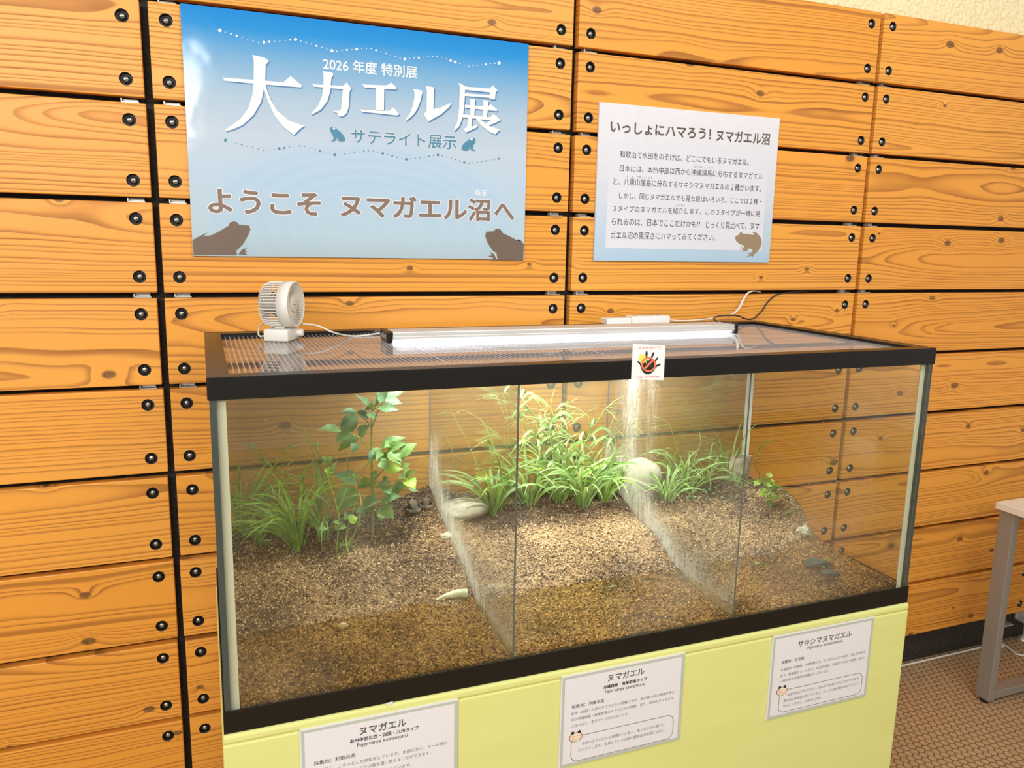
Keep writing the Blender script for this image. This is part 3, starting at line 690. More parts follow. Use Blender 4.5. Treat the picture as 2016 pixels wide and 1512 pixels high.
def soil_bed(name, label, xa, xb, ngrain):
    ya, yb = iy0 + 0.001, iy1 - 0.001
    nx, ny = int((xb - xa) / 0.005), int((yb - ya) / 0.005)
    vs = []; tone = []
    for j in range(ny + 1):
        for i in range(nx + 1):
            x, y = lerp(xa, xb, i / nx), lerp(ya, yb, j / ny)
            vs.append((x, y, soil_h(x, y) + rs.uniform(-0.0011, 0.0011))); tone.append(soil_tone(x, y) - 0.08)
    fs = [(j * (nx + 1) + i, j * (nx + 1) + i + 1, (j + 1) * (nx + 1) + i + 1, (j + 1) * (nx + 1) + i) for j in range(ny) for i in range(nx)]
    # skirt down to the base pane
    rim = [i for i in range(nx + 1)] + [j * (nx + 1) + nx for j in range(1, ny + 1)] + [ny * (nx + 1) + i for i in range(nx - 1, -1, -1)] + [j * (nx + 1) for j in range(ny - 1, 0, -1)]
    o = len(vs)
    for i in rim: vs.append((vs[i][0], vs[i][1], gz0 + 0.0105)); tone.append(0.30 + rs.uniform(-0.1, 0.1))
    R = len(rim)
    fs += [(rim[(k + 1) % R], rim[k], o + k, o + (k + 1) % R) for k in range(R)]
    fs.append(tuple(o + k for k in range(R - 1, -1, -1)))
    for q in range(ngrain):
        x, y = rs.uniform(xa + 0.003, xb - 0.003), rs.uniform(ya + 0.003, yb - 0.003)
        s = rs.choice([0.0014, 0.0019, 0.0025, 0.0033]) * rs.uniform(0.8, 1.2)
        rot = np.linalg.qr(rs.normal(size=(3, 3)))[0]
        g6 = (GRAIN * rs.uniform(0.65, 1.2, (6, 1)) * s) @ rot + np.array((x, y, soil_h(x, y) + s * 0.35))
        b = len(vs); vs += [tuple(p) for p in g6]; fs += [tuple(i + b for i in f) for f in GF]
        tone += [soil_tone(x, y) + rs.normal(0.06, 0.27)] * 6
    # granules pressed against the front glass
    for q in range(ngrain // 6):
        x = rs.uniform(xa + 0.003, xb - 0.003); z = rs.uniform(0.772, 0.788); s = rs.uniform(0.0016, 0.0030)
        rot = np.linalg.qr(rs.normal(size=(3, 3)))[0]
        g6 = (GRAIN * rs.uniform(0.65, 1.2, (6, 1)) * s) @ rot; g6[:, 1] = np.maximum(g6[:, 1], -0.0009); g6 += np.array((x, ya, z))
        b = len(vs); vs += [tuple(p) for p in g6]; fs += [tuple(i + b for i in f) for f in GF]
        tone += [0.32 + rs.normal(0, 0.18)] * 6
    me = bpy.data.meshes.new(name); me.from_pydata(vs, [], fs); me.update()
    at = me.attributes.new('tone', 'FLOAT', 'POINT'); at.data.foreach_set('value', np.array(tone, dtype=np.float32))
    me.polygons.foreach_set('use_smooth', [i < nx * ny for i in range(len(fs))])
    return tag(mk(name, me, M['soil']), label, 'soil', 'soil beds in the terrarium', 'stuff')
soil_bed('soil', 'granular brown soil bank in the left compartment below the tall leafy weed', ix0 + 0.001, XD[0] - 0.003, 22000)
soil_bed('soil', 'granular brown soil bank in the middle compartment between the two dividers', XD[0] + 0.003, XD[1] - 0.003, 22000)
soil_bed('soil', 'granular brown soil bank in the right compartment sloping down to the right glass', XD[1] + 0.003, ix1 - 0.001, 20000)

def water(label, xa, xb):
    ya = iy0 + 0.0005; yb = -0.30 if xb < 1.5 else -0.13
    nx, ny = 60, 60; vs = []
    for j in range(ny + 1):
        for i in range(nx + 1):
            x, y = lerp(xa, xb, i / nx), lerp(ya, yb, j / ny)
            vs.append((x, y, WATER + 0.0005 * mnoise.noise((x * 30, y * 30, 5)) + 0.00045 * mnoise.noise((x * 110, y * 110, 2))))
    fs = [(j * (nx + 1) + i, j * (nx + 1) + i + 1, (j + 1) * (nx + 1) + i + 1, (j + 1) * (nx + 1) + i) for j in range(ny) for i in range(nx)]
    mb = MB(); mb.add(vs, fs, 0, True)
    o = len(mb.v); mb.v += [(xa, ya, 0.776), (xb, ya, 0.776)]
    mb.f.append(tuple([o, o + 1] + [i for i in range(nx, -1, -1)])); mb.m.append(0); mb.s.append(False)
    solid('water', label, 'water', mb, M['water'], 'shallow pools in the terrarium', 'stuff')
water('shallow brown pool at the front of the left compartment', ix0 + 0.0008, XD[0] - 0.0028)
water('shallow brown pool at the front of the middle compartment', XD[0] + 0.0028, XD[1] - 0.0028)
water('shallow brown pool at the front and right of the right compartment', XD[1] + 0.0028, ix1 - 0.0008)

# acrylic dividers with mist and splash marks --------------------------------
def divider(xd, streaks):
    t = 0.0022; ya, yb, za, zb = iy0 + 0.0006, iy1 - 0.0006, gz0 + 0.0105, gz1 - 0.001
    ny, nz = 90, 90; vs = []; dirt = []; mb = MB()
    for sgn in (-1, 1):
        for j in range(nz + 1):
            for i in range(ny + 1):
                y, z = lerp(ya, yb, i / ny), lerp(za, zb, j / nz)
                vs.append((xd + sgn * t, y, z))
                d = 0.0
                if sgn == -1:
                    h = max(soil_h(xd, y, False), WATER - 0.02); k = z - h
                    band = 0.085 + 0.05 * sstep(-0.25, -0.1, y) + 0.012 * mnoise.noise((y * 30, 0, xd)) + 0.03 * sstep(-0.45, -0.7, y)
                    d = (1.0 if k < band * 0.25 else max(0, 1 - (k - band * 0.25) / band) ** 1.3) * (1 - 0.55 * sstep(-0.40, -0.60, y))
                    d += 0.65 * math.exp(-max(k, 0) / 0.08) * sstep(-0.5, -0.15, y) + 0.28 * math.exp(-max(k, 0) / 0.09)
                    for y0, wy, ztop, amp in streaks:
                        d += amp * math.exp(-((y - y0) / wy) ** 2) * sstep(ztop + 0.02, ztop - 0.03, z)
                    d = min(d, 1.15)
                    dirt.append((d, 0.25 if d < 0.9 else 0, 0))
                else: dirt.append((0, 0, 0))
    n1 = (ny + 1) * (nz + 1)
    fs = []; ms = []
    for s_ in (0, 1):
        for j in range(nz):
            for i in range(ny):
                q = (j * (ny + 1) + i, j * (ny + 1) + i + 1, (j + 1) * (ny + 1) + i + 1, (j + 1) * (ny + 1) + i)
                q = tuple(k + s_ * n1 for k in q); fs.append(q if s_ else q[::-1]); ms.append(0)
    for j in range(nz):
        for i in (0, ny):
            a, b = j * (ny + 1) + i, (j + 1) * (ny + 1) + i
            fs.append((a, b, b + n1, a + n1)); ms.append(1)
    for i in range(ny):
        for j in (0, nz):
            a = j * (ny + 1) + i; fs.append((a, a + 1, a + 1 + n1, a + n1)); ms.append(1)
    me = bpy.data.meshes.new('divider')
    off = parent_off(te); me.from_pydata([(v[0] - off[0], v[1] - off[1], v[2] - off[2]) for v in vs], [], fs); me.update()
    me.polygons.foreach_set('material_index', ms)
    at = me.attributes.new('dirt', 'FLOAT_VECTOR', 'POINT'); at.data.foreach_set('vector', np.array(dirt, dtype=np.float32).ravel())
    return mk('divider', me, [M['divider'], M['acryledge']], te)
divider(XD[0], [(-0.16, 0.03, 1.12, 0.5), (-0.27, 0.02, 1.06, 0.3), (-0.12, 0.015, 1.10, 0.4)])
divider(XD[1], [(-0.235, 0.045, 1.40, 0.85), (-0.33, 0.035, 1.40, 0.35), (-0.16, 0.05, 1.25, 0.35), (-0.55, 0.04, 1.0, 0.15)])

# ribbed clear lid sheets ----------------------------------------------------
ZL = ZT - 0.0075
lt = ZL - 0.0002
def lid(label, xa, xb):
    t = thing('lid_sheet', label, 'lid', ((xa + xb) / 2, -0.40, ZL - 0.0045), 'clear ribbed sheets covering the terrarium')
    ya, yb = TYF + 0.0045, TYB - 0.0045; b = ZT - 0.0166 + 0.0005; 
    mb = MB()
    mb.poly([(xa, ya, ZL), (xb, ya, ZL), (xb, yb, ZL), (xa, yb, ZL)]); mb.poly([(xa, yb, b), (xb, yb, b), (xb, ya, b), (xa, ya, b)])
    mk('sheet', mb, M['lid'], t)
    mb = MB(); n = int((xb - xa) / 0.0098)
    for i in range(n + 1):
        x = lerp(xa + 0.0008, xb - 0.0008, i / n)
        mb.box((x - 0.0010, ya, b + 0.0002), (x + 0.0010, yb, ZL + 0.0001))
    mk('ribs', mb, M['rib'], t)
lid('clear ribbed lid sheet under the white fan', TX0 + 0.0045, 0.5635)
lid('narrow clear ribbed lid sheet under the middle of the lamp', 0.5655, 0.9170)
lid('long clear ribbed lid sheet at the right end of the tank', 0.9190, TX1 - 0.0045)

# ------------------------------------------------------------------ lamp on the lid
LX0, LX1 = P(768, 658, Z=ZL + 0.018).x, P(1424, 640, Z=ZL + 0.018).x
LYF, LYB = -0.322, -0.252
lz0, lz1 = ZL + 0.0080, ZL + 0.0255
la = thing('aquarium_lamp', 'long flat silver aquarium lamp lying lit across the lid', 'lamp', ((LX0 + LX1) / 2, (LYF + LYB) / 2, ZL))
mb = MB()
mb.box((LX0, LYF, lz0), (LX1, LYB, lz1), 0, 0.0025); mb.box((LX0, LYF - 0.001, lz0 + 0.004), (LX1, LYF + 0.004, lz0 + 0.0075), 0, 0.001)
mk('housing', mb, M['alu'], la)
for xa, xb in ((LX0 - 0.013, LX0 + 0.001), (LX1 - 0.001, LX1 + 0.010)):
    mb = MB(); mb.box((xa, LYF - 0.003, ZL + 0.0003), (xb, LYB + 0.003, lz1 + 0.002), 0, 0.004, 3); e = mk('end_cap', mb, M['black'], la)
    if xa < LX0: 
        mb = MB(); mb.box((xa - 0.0007, LYF + 0.012, ZL + 0.010), (xa + 0.0002, LYB - 0.015, lz1 - 0.006), 0, 0); mk('switch_plate', mb, M['greymetal'], e)
mb = MB(); mb.box((LX0 + 0.002, LYF + 0.006, ZL + 0.0035), (LX1 - 0.002, LYB - 0.006, lz0 + 0.0005), 0, 0.0025, 3); mk('light_strip', mb, M['led'], la)
def sink(l, name, parent): 
    o = bpy.data.objects.new(name, l); COL.objects.link(o); o.parent = parent; return o
l = bpy.data.lights.new('lamp_light', 'AREA'); l.shape = 'RECTANGLE'; l.size = LX1 - LX0 - 0.03; l.size_y = 0.045; l.energy = 31; l.color = (0.93, 0.96, 1.0)
o = sink(l, 'lamp_light', la); o.location = (0, 0, 0.0030)
c0 = [P(1413, 634, Z=lz1), P(1405, 627, Z=lz1 + 0.006), P(1418, 622, Y=-0.16), P(1448, 621, Y=-0.09), P(1478, 629, Y=-0.06), P(1500, 612, Y=-0.03), P(1512, 594, Y=-0.012), P(1530, 580, Y=-0.004), P(1560, 575, Y=0.012), P(1592, 574, Y=0.02)]
def spline(pts, n=6):
    out = []; N = len(pts); pts = [Vector(p) for p in pts]
    for i in range(N - 1):
        p0, p1, p2, p3 = pts[max(i - 1, 0)], pts[i], pts[i + 1], pts[min(i + 2, N - 1)]
        for j in range(n):
            t = j / n; out.append(0.5 * (2 * p1 + (p2 - p0) * t + (2 * p0 - 5 * p1 + 4 * p2 - p3) * t * t + (3 * p1 - p0 - 3 * p2 + p3) * t ** 3))
    return out + [pts[-1]]
mb = MB(); mb.tube(spline(c0), 0.0022, 8); mk('cord', mb, M['cordblack'], la)

# ------------------------------------------------------------------ desk fan
fa, fb_, fd = P(518.3, 672.4, Z=ZL), P(566.9, 674, Z=ZL), P(587.7, 664.8, Z=ZL)
ax = (fb_ - fa).normalized()                                  # the way the fan blows
sd = Vector((-ax.y, ax.x, 0))
dep = (fd - fb_).length * 0.86
ctr = (fa + fb_) / 2 + sd * (dep / 2)
fn = thing('desk_fan', 'small white desk fan standing on the left lid sheet', 'fan', ctr)
def boxrot(mb, c, hx, hy, z0, z1, bev=0.004):
    t = MB(); t.box((-hx, -hy, z0), (hx, hy, z1), 0, bev, 3)
    mb.add([(c + ax * v[0] + sd * v[1] + Vector((0, 0, v[2]))) for v in t.v], t.f, 0, True)
mb = MB(); boxrot(mb, ctr, (fb_ - fa).length / 2, dep / 2, 0.0003, 0.0275, 0.004); mk('base', mb, M['white'], fn)
mb = MB(); boxrot(mb, ctr, 0.012, 0.013, 0.026, 0.040, 0.003); mk('neck', mb, M['white'], fn)
mb = MB(); kc = ctr + ax * ((fb_ - fa).length / 2) + sd * (dep * 0.32) + Vector((0, 0, 0.015)); mb.lathe([(0, 0.009), (0.012, 0.0085), (0.014, 0.006)], kc - ax * 0.001, ax, 20); mk('switch_knob', mb, M['white'], fn)
FR = 0.0515
fc = ctr + Vector((0, 0, 0.0290 + FR)) + sd * 0.0                # centre of the cage
tilt = Vector((0, 0, 1))
fax = (ax * 1.0 + sd * -0.03 + Vector((0, 0, 0.02))).normalized()
fu = fax.cross(Vector((0, 0, 1))).normalized(); fv = fu.cross(fax)
def fpt(h, r, q): return fc + fax * h + fu * (r * math.cos(q)) + fv * (r * math.sin(q))
mb = MB(); hw = 0.036                                            # half the depth of the cage
mb.lathe([(0.010, FR - 0.0015), (0.010, FR), (hw - 0.003, FR), (hw, FR - 0.0016), (hw, FR - 0.004), (0.010, FR - 0.0035)], fc, fax, 56, caps=False)
mk('front_ring', mb, M['white'], fn)
mb = MB()
def cage_r(h): # rounded shoulder at the rear
    return FR - 0.0008 if h > -0.016 else FR - 0.0008 - 0.018 * (1 - math.sqrt(max(0, 1 - ((-0.016 - h) / 0.0215) ** 2)))
for k in range(46):
    q = 2 * math.pi * k / 46
    hs = [0.011, 0.0, -0.010, -0.018, -0.024, -0.029, -0.033, -0.036]
    pts = [fpt(h, cage_r(h), q) for h in hs] + [fpt(-0.0375, 0.026, q), fpt(-0.038, 0.014, q)]
    mb.tube(pts, 0.00115, 6)
mb.lathe([(-0.0395, 0.001), (-0.0395, 0.014), (-0.036, 0.015), (-0.036, 0.001)], fc, fax, 28)
for h, r in ((-0.0375, 0.026),):
    mb.tube([fpt(h, r, 2 * math.pi * k / 32) for k in range(33)], 0.0012, 6)
mk('rear_cage', mb, M['white'], fn)
mb = MB()
for k in range(34):
    q = 2 * math.pi * k / 34
    pts = [fpt(hw - 0.008 + 0.006 * t, lerp(0.0165, FR - 0.004, t), q - 0.75 * t * t - 0.25 * t) for t in (0, .2, .4, .6, .8, 1)]
    mb.tube(pts, 0.0012, 6, flat=1.3)
mk('front_grille', mb, M['offwhite'], fn)
mb = MB(); mb.lathe([(0.0, 0.016), (hw - 0.007, 0.0172), (hw - 0.0035, 0.0168), (hw - 0.003, 0.015), (hw - 0.003, 0.0005)], fc, fax, 32); hub = mk('hub_cap', mb, M['offwhite'], fn)
mb = MB()
for du in np.linspace(-0.006, 0.006, 5): 
    p = fc + fax * (hw - 0.0028) + fu * (-du); mb.poly([p + fu * 0.0011 + fv * 0.0012, p + fu * 0.0011 - fv * 0.0012, p - fu * 0.0011 - fv * 0.0012, p - fu * 0.0011 + fv * 0.0012])
mk('hub_marking', mb, M['greymetal'], hub)
for k in range(5):
    q0 = 2 * math.pi * k / 5; mb = MB(); vs = []
    for i in range(7):
        for j in range(5):
            r = lerp(0.014, FR - 0.009, i / 6); q = q0 + lerp(-0.35, 0.55, j / 4) + 0.35 * i / 6
            vs.append(fpt(0.004 + 0.016 * (0.5 - j / 4), r, q))
    mb.add(vs, [(i * 5 + j, i * 5 + j + 1, (i + 1) * 5 + j + 1, (i + 1) * 5 + j) for i in range(6) for j in range(4)], 0, True)
    mk('blade', mb, M['shadewhite'], fn)
mb = MB(); mb.lathe([(-0.033, 0.016), (-0.004, 0.0175), (0.0, 0.016)], fc, fax, 24); mk('motor', mb, M['shadewhite'], fn)
cw = [ctr - ax * ((fb_ - fa).length / 2 - 0.001) + Vector((0, 0, 0.012)), P(511.5, 662, Y=ctr.y), P(509, 650, Y=ctr.y + 0.02), P(513, 640, Y=ctr.y + 0.05), P(530, 634, Y=ctr.y + 0.075), P(560, 632, Y=ctr.y + 0.08), P(592, 637, Y=-0.185), P(625, 641, Y=-0.205), P(655, 654, Y=-0.225), P(690, 661.5, Z=ZL + 0.0025), P(720, 660, Z=ZL + 0.0025), P(747, 656, Z=ZL + 0.004)]
mb = MB(); mb.tube(spline(cw), 0.0019, 8); mk('cord', mb, M['cordwhite'], fn)

# power strip behind the lamp, cables up to the wall ------------------------
pa, pb = P(1194, 637, Y=-0.118), P(1318, 631, Y=-0.118)
ps = thing('power_strip', 'white power strip lying behind the silver lamp', 'power strip', ((pa.x + pb.x) / 2, -0.10, ZT))
mb = MB(); mb.box((pa.x, -0.122, ZT + 0.0003), (lerp(pa.x, pb.x, 0.38), -0.082, ZT + 0.019), 0, 0.003); mk('plug_block', mb, M['white'], ps)
mb = MB(); mb.box((lerp(pa.x, pb.x, 0.385), -0.124, ZT + 0.0003), (pb.x, -0.080, ZT + 0.0235), 0, 0.005, 3); bd = mk('body', mb, M['white'], ps)
mb = MB()
for k in range(4):
    x = lerp(pa.x, pb.x, 0.48 + 0.13 * k); mb.box((x - 0.005, -0.112, ZT + 0.0235), (x - 0.003, -0.094, ZT + 0.0242)); mb.box((x + 0.003, -0.112, ZT + 0.0235), (x + 0.005, -0.094, ZT + 0.0242))
mk('outlet_slots', mb, M['greymetal'], bd)
wc = [(pb.x - 0.002, -0.10, ZT + 0.010), (pb.x + 0.05, -0.10, ZT + 0.006), P(1385, 629, Y=-0.10), P(1412, 624, Y=-0.085), P(1440, 619, Y=-0.06), P(1455, 606, Y=-0.04), P(1463, 590, Y=-0.022), P(1472, 577, Y=-0.008), P(1484, 573, Y=0.008), P(1496, 575, Y=0.024)]
mb = MB(); mb.tube(spline(wc), 0.0045, 8, flat=0.45); solid('wall_cable', 'white flat cord curving from behind the lamp into the gap between boards', 'cord', mb, M['cordwhite'])
mb = MB(); mb.tube(spline([P(1424, 650, Z=ZL + 0.004), P(1437, 656, Z=ZL + 0.003), P(1450, 670, Z=ZL + 0.0025), P(1452, 683, Z=ZL + 0.0025)]), 0.0024, 8)
mk('lead', mb, M['cordwhite'], la)

# warning sticker --------------------------------------------------------------
YS = TYF - 0.0022
q = [P(1246.5, 677, Y=YS), P(1310, 680.5, Y=YS), P(1306.5, 748.5, Y=YS), P(1243, 747, Y=YS)]
sg = thing('warning_sign', 'small white no hitting card with black hand fixed to the front top rim', 'sign', ((q[0].x + q[1].x) / 2, YS, q[2].z))
mb = MB()
fr_ = [v[:] for v in q]; bk = [(v.x, YS + 0.0018, v.z) for v in q]
mb.add(fr_ + bk, [(3, 2, 1, 0), (4, 5, 6, 7), (0, 1, 5, 4), (1, 2, 6, 5), (2, 3, 7, 6), (3, 0, 4, 7)]); mk('card', mb, M['whiteink'], sg)
c3 = dict(s=15.12, o=(1230, 660))
def q3(u, v): return (1230 + u / 15.12, 660 + v / 15.12)
hand = [(370, 790), (385, 768), (410, 770), (450, 795), (470, 850), (500, 880), (560, 830), (600, 780), (610, 720), (625, 640), (612, 560), (622, 490), (650, 466), (675, 490), (680, 560), (668, 640), (660, 720), (690, 780), (730, 730), (780, 640), (815, 545), (840, 510), (870, 500), (880, 530), (850, 610), (810, 700), (790, 770), (820, 790), (880, 760), (930, 690), (965, 652), (992, 655), (990, 690), (950, 750), (900, 820), (890, 880), (930, 890), (1000, 855), (1050, 838), (1074, 860), (1060, 885), (980, 925), (920, 965), (870, 1050), (800, 1120), (720, 1165), (630, 1160), (550, 1110), (500, 1030), (470, 940), (440, 860), (390, 820)]
shapes(sg, 'hand_print', [hand], YS, M['ink'], 0.0004, **c3)
burst = []
for k in range(18):
    r = (170 if k % 2 == 0 else 95) * (1.15 if k in (4, 5, 6) else 1); t = 2 * math.pi * k / 18; burst.append((535 + r * math.cos(t), 690 + r * math.sin(t)))
shapes(sg, 'burst_print', [burst], YS, M['yellowink'], 0.0003, **c3)
shapes(sg, 'burst_print', [[(600, 740), (665, 700), (630, 760), (665, 870), (600, 790)]], YS, M['yellowink'], 0.0005, **c3)
shapes(sg, 'prohibition_print', ringpolys(702, 870, 172, 222) + [[(545, 985), (800, 735), (845, 770), (590, 1030)]], YS, M['orangeink'], 0.0007, **c3)
write(sg, 'lettering', 'たたかないで！', q3(405, 412), q3(1075, 325), YS, M['redink'], 0.004)
write(sg, 'lettering', 'No hitting!', q3(360, 1285), q3(1035, 1195), YS, M['redink'], 0.006)

# ------------------------------------------------------------------ description cards on the stand
YC = SY - 0.0035
def card(label, cor, s, o, lines, box=None, badge=None):
    """cor: corners tl, tr, br, bl in photo pixels"""
    q = [P(*c, Y=YC) for c in cor]
    x0, x1 = (q[0].x + q[3].x) / 2, (q[1].x + q[2].x) / 2; z1, z0 = (q[0].z + q[1].z) / 2, (q[2].z + q[3].z) / 2
    t = thing('description_card', label, 'card', ((x0 + x1) / 2, YC + 0.003, z0))
    mb = MB(); mb.box((x0, YC, z0), (x1, YC + 0.003, z1), 0, 0.0008, 1); mk('border', mb, M['greyframe'], t)
    e = 0.0075
    mb = MB(); mb.poly([(x0 + e, YC - 0.0003, z0 + e), (x1 - e, YC - 0.0003, z0 + e), (x1 - e, YC - 0.0003, z1 - e), (x0 + e, YC - 0.0003, z1 - e)]); mk('paper_sheet', mb, M['paper'], t)
    mb = MB(); mb.box((x0, YC - 0.0002, z1 - 0.0022), (x1, YC + 0.003, z1 + 0.0006)); mb.box((x0 - 0.0008, YC - 0.0002, z0), (x0 + 0.0018, YC + 0.003, z1 - 0.0023)); mk('foam_edge', mb, M['paper'], t)
    f = lambda u, v: (o[0] + u / s, o[1] + v / s)
    for body, lb, rt, mat, bold in lines: write(t, 'lettering', body, f(*lb), f(*rt), YC, M[mat], bold, natural='top' if mat == 'greyink' and s == 5.76 else True)
    if box:
        a, b, r = P(*f(*box[0]), Y=YC), P(*f(*box[1]), Y=YC), 0.016
        out = []
        for cx, cz, q0 in ((b.x - r, b.z - r, 0), (a.x + r, b.z - r, 1), (a.x + r, a.z + r, 2), (b.x - r, a.z + r, 3)):
            out += [(cx, cz, q0 * math.pi / 2 + k * math.pi / 12) for k in range(7)]
        w_ = 0.0011; mb = MB(); N = len(out); vs = []
        for cx, cz, qq in out: vs += [(cx + r * math.cos(qq), YC - 0.0006, cz + r * math.sin(qq)), (cx + (r - w_) * math.cos(qq), YC - 0.0006, cz + (r - w_) * math.sin(qq))]
        mb.add(vs, [(2 * i, 2 * i + 1, 2 * ((i + 1) % N) + 1, 2 * ((i + 1) % N)) for i in range(N)]); mk('comment_outline', mb, M['greenink'], t)
        c = P(*f(*badge), Y=YC); hw, hh = 0.0155, 0.0105
        el = lambda sc, dx, dz, lift, hw=hw, hh=hh: [(c.x + dx + hw * sc * math.cos(2 * math.pi * k / 28), YC - lift, c.z + dz + hh * sc * math.sin(2 * math.pi * k / 28)) for k in range(28)]
        mb = MB(); mb.poly(el(1.0, 0, 0, 0.0009)); mk('badge_rim', mb, M['greenink'], t)
        mb = MB(); mb.poly(el(0.90, 0, 0, 0.0011)); mk('badge_face', mb, M['creamink'], t)
        mb = MB(); mb.poly(el(1, -0.0075, 0.0108, 0.0012, 0.0036, 0.0036)); mb.poly(el(1, 0.0075, 0.0108, 0.0012, 0.0036, 0.0036)); mk('badge_eyes', mb, M['ink'], t)
        co, fs = text_mesh('ひとこと'); mn, mx = co.min(0), co.max(0)
        lay('badge_lettering', *thicken(co, fs, 0, 1), (c.x - 0.0115, 0.023 / (mx[0] - mn[0]), c.z - 0.0058, 0.0108 / (mx[1] - mn[1]), mn[0], mn[1]), YC, 0.0014, M['pinkink'], t)
E1 = P(590, 1437, Y=YC); E1b = P(902, 1378, Y=YC)
zc1 = lambda p: PX((p.x, YC, E1b.z - 0.209))
card('white description card at the left of the stand, cut off by the picture edge', [(590, 1437), (902, 1378), PX((E1b.x, YC, E1b.z - 0.209)), PX((E1.x, YC, E1.z - 0.209))], 5.76, (570, 1360), [
  ('ヌマガエル', (795, 503), (1322, 330), 'greenink', 0.02), ('本州中部以西・四国・九州タイプ', (680, 600), (1466, 402), 'ink', 0.014), ('Fejervarya kawamurai', (765, 652), (1338, 508), 'ink', 0.0),
  ('採集地：和歌山県', (277, 852), (748, 712), 'ink', 0.0), ('後足が短く、ころっとした体型をしています。水田に多く、４～８月に', (240, 905), (1786, 566), 'greyink', 0.0),
  ('産卵します。オタマジャクシは高水温に耐えることができます。', (240, 990), (1604, 676), 'greyink', 0.0), ('水田の環境にうまく適応したカエルとされています。', (240, 1070), (1380, 812), 'greyink', 0.0)])
card('white description card in the middle of the stand about the Okinawa type', [(1105, 1332), (1349, 1287), (1338, 1458), (1101.5, 1512)], 6.247, (1080, 1270), [
  ('ヌマガエル', (728, 448), (1178, 292), 'greenink', 0.016), ('沖縄諸島・奄美群島タイプ', (672, 543), (1212, 399), 'ink', 0.014), ('Fejervarya kawamurai', (690, 608), (1185, 484), 'ink', 0.0),
  ('採集地：沖縄本島', (283, 787), (683, 669), 'ink', 0.0), ('本州・四国・九州のヌマガエルと同種ですが、体が緑っぽい個体が多い', (275, 868), (1545, 572), 'greyink', 0.0),
  ('のが沖縄諸島・奄美群島のヌマガエルの特徴。また、本州のヌマガエル', (275, 942), (1535, 650), 'greyink', 0.0), ('に比べると、若干サイズが大きいです。', (275, 1020), (985, 846), 'greyink', 0.0),
  ('本州のヌマガエルに見慣れていると、色と大きさの違いに', (408, 1230), (1425, 967), 'greyink', 0.0), ('ビックリします。生息している水田の環境は大体同じなのに…', (365, 1312), (1458, 1042), 'greyink', 0.0)],
  ((266, 1445), (1540, 845)), (333, 1130))
card('white description card at the right of the stand about the larger Ishigaki species', [(1522, 1252), (1720.5, 1217), (1705, 1372), (1510, 1417)], 6.572, (1490, 1200), [
  ('サキシマヌマガエル', (528, 488), (1228, 282), 'greenink', 0.012), ('Fejervarya sakishimensis', (652, 526), (1108, 404), 'ink', 0.0),
  ('採集地：石垣島', (315, 710), (612, 603), 'ink', 0.0), ('先島諸島（沖縄県）の固有種です。ヌマガエルより大型で、長い足を持ち', (307, 803), (1405, 541), 'greyink', 0.0),
  ('ます。繁殖期は４～８月で、水田や湿田、水溜まりなどで産卵します。', (303, 880), (1395, 614), 'greyink', 0.0), ('一部の島では国内外来種となっています。', (297, 948), (932, 790), 'greyink', 0.0),
  ('水田のまわりだけでなく、森の中でも見かけることができます。', (387, 1122), (1330, 882), 'greyink', 0.0), ('雨の日に遊歩道を歩いていると、たくさん飛び跳ねるのでそこら', (342, 1202), (1310, 952), 'greyink', 0.0), ('中から「ガサッ」と音がします。', (335, 1272), (830, 1137), 'greyink', 0.0)],
  ((268, 1345), (1372, 806)), (322, 1055))

# ------------------------------------------------------------------ table and cable at the right
tx, ty = 2.668, -0.222                                    # back left corner of the table
LEGW = 0.030
tb = thing('table', 'white topped table with grey steel loop legs at the right edge of the picture', 'table', (tx + 0.35, ty - 0.6, 0))
mb = MB(); mb.box((tx, ty - 1.2, 0.7175), (tx + 0.7, ty, 0.7425), 0, 0.002); mk('tabletop', mb, M['desk'], tb)
for yb_ in (ty - 0.008, ty - 1.2 + 0.008 + 0.055):
    for xb in (tx + 0.012, tx + 0.7 - 0.012 - LEGW):
        mb = MB(); mb.box((xb, yb_ - 0.055, 0.013), (xb + LEGW, yb_, 0.717), 0, 0.003); lg = mk('leg', mb, M['greymetal'], tb)
        mb = MB(); mb.lathe([(0.0, 0.013), (0.004, 0.0145), (0.0135, 0.0145)], (xb + LEGW / 2, yb_ - 0.0275, 0), (0, 0, 1), 18); mk('foot_cap', mb, M['blackmat'], lg)
    mb = MB(); mb.box((tx + 0.012 + LEGW, yb_ - 0.050, 0.0145), (tx + 0.7 - 0.012 - LEGW, yb_ - 0.006, 0.043), 0, 0.002); mk('bottom_bar', mb, M['greymetal'], tb)
    mb = MB(); mb.box((tx + 0.012 + LEGW, yb_ - 0.050, 0.69), (tx + 0.7 - 0.012 - LEGW, yb_ - 0.006, 0.717), 0, 0.002); mk('top_bar', mb, M['greymetal'], tb)
fcb = [P(u, v, Z=0.0045) for u, v in ((1740, 1290), (1775, 1282), (1800, 1278), (1822, 1271), (1850, 1266), (1890, 1261), (1930, 1262), (1960, 1263), (1975, 1268), (1990, 1279), (2003, 1288), (2025, 1292), (2060, 1300))]
fcb = [Vector((p.x, min(p.y, 0.02), p.z)) for p in fcb]
mb = MB(); mb.tube(spline(fcb), 0.004, 8); solid('floor_cable', 'white cable running along the floor at the foot of the wall', 'cord', mb, M['cordwhite'])

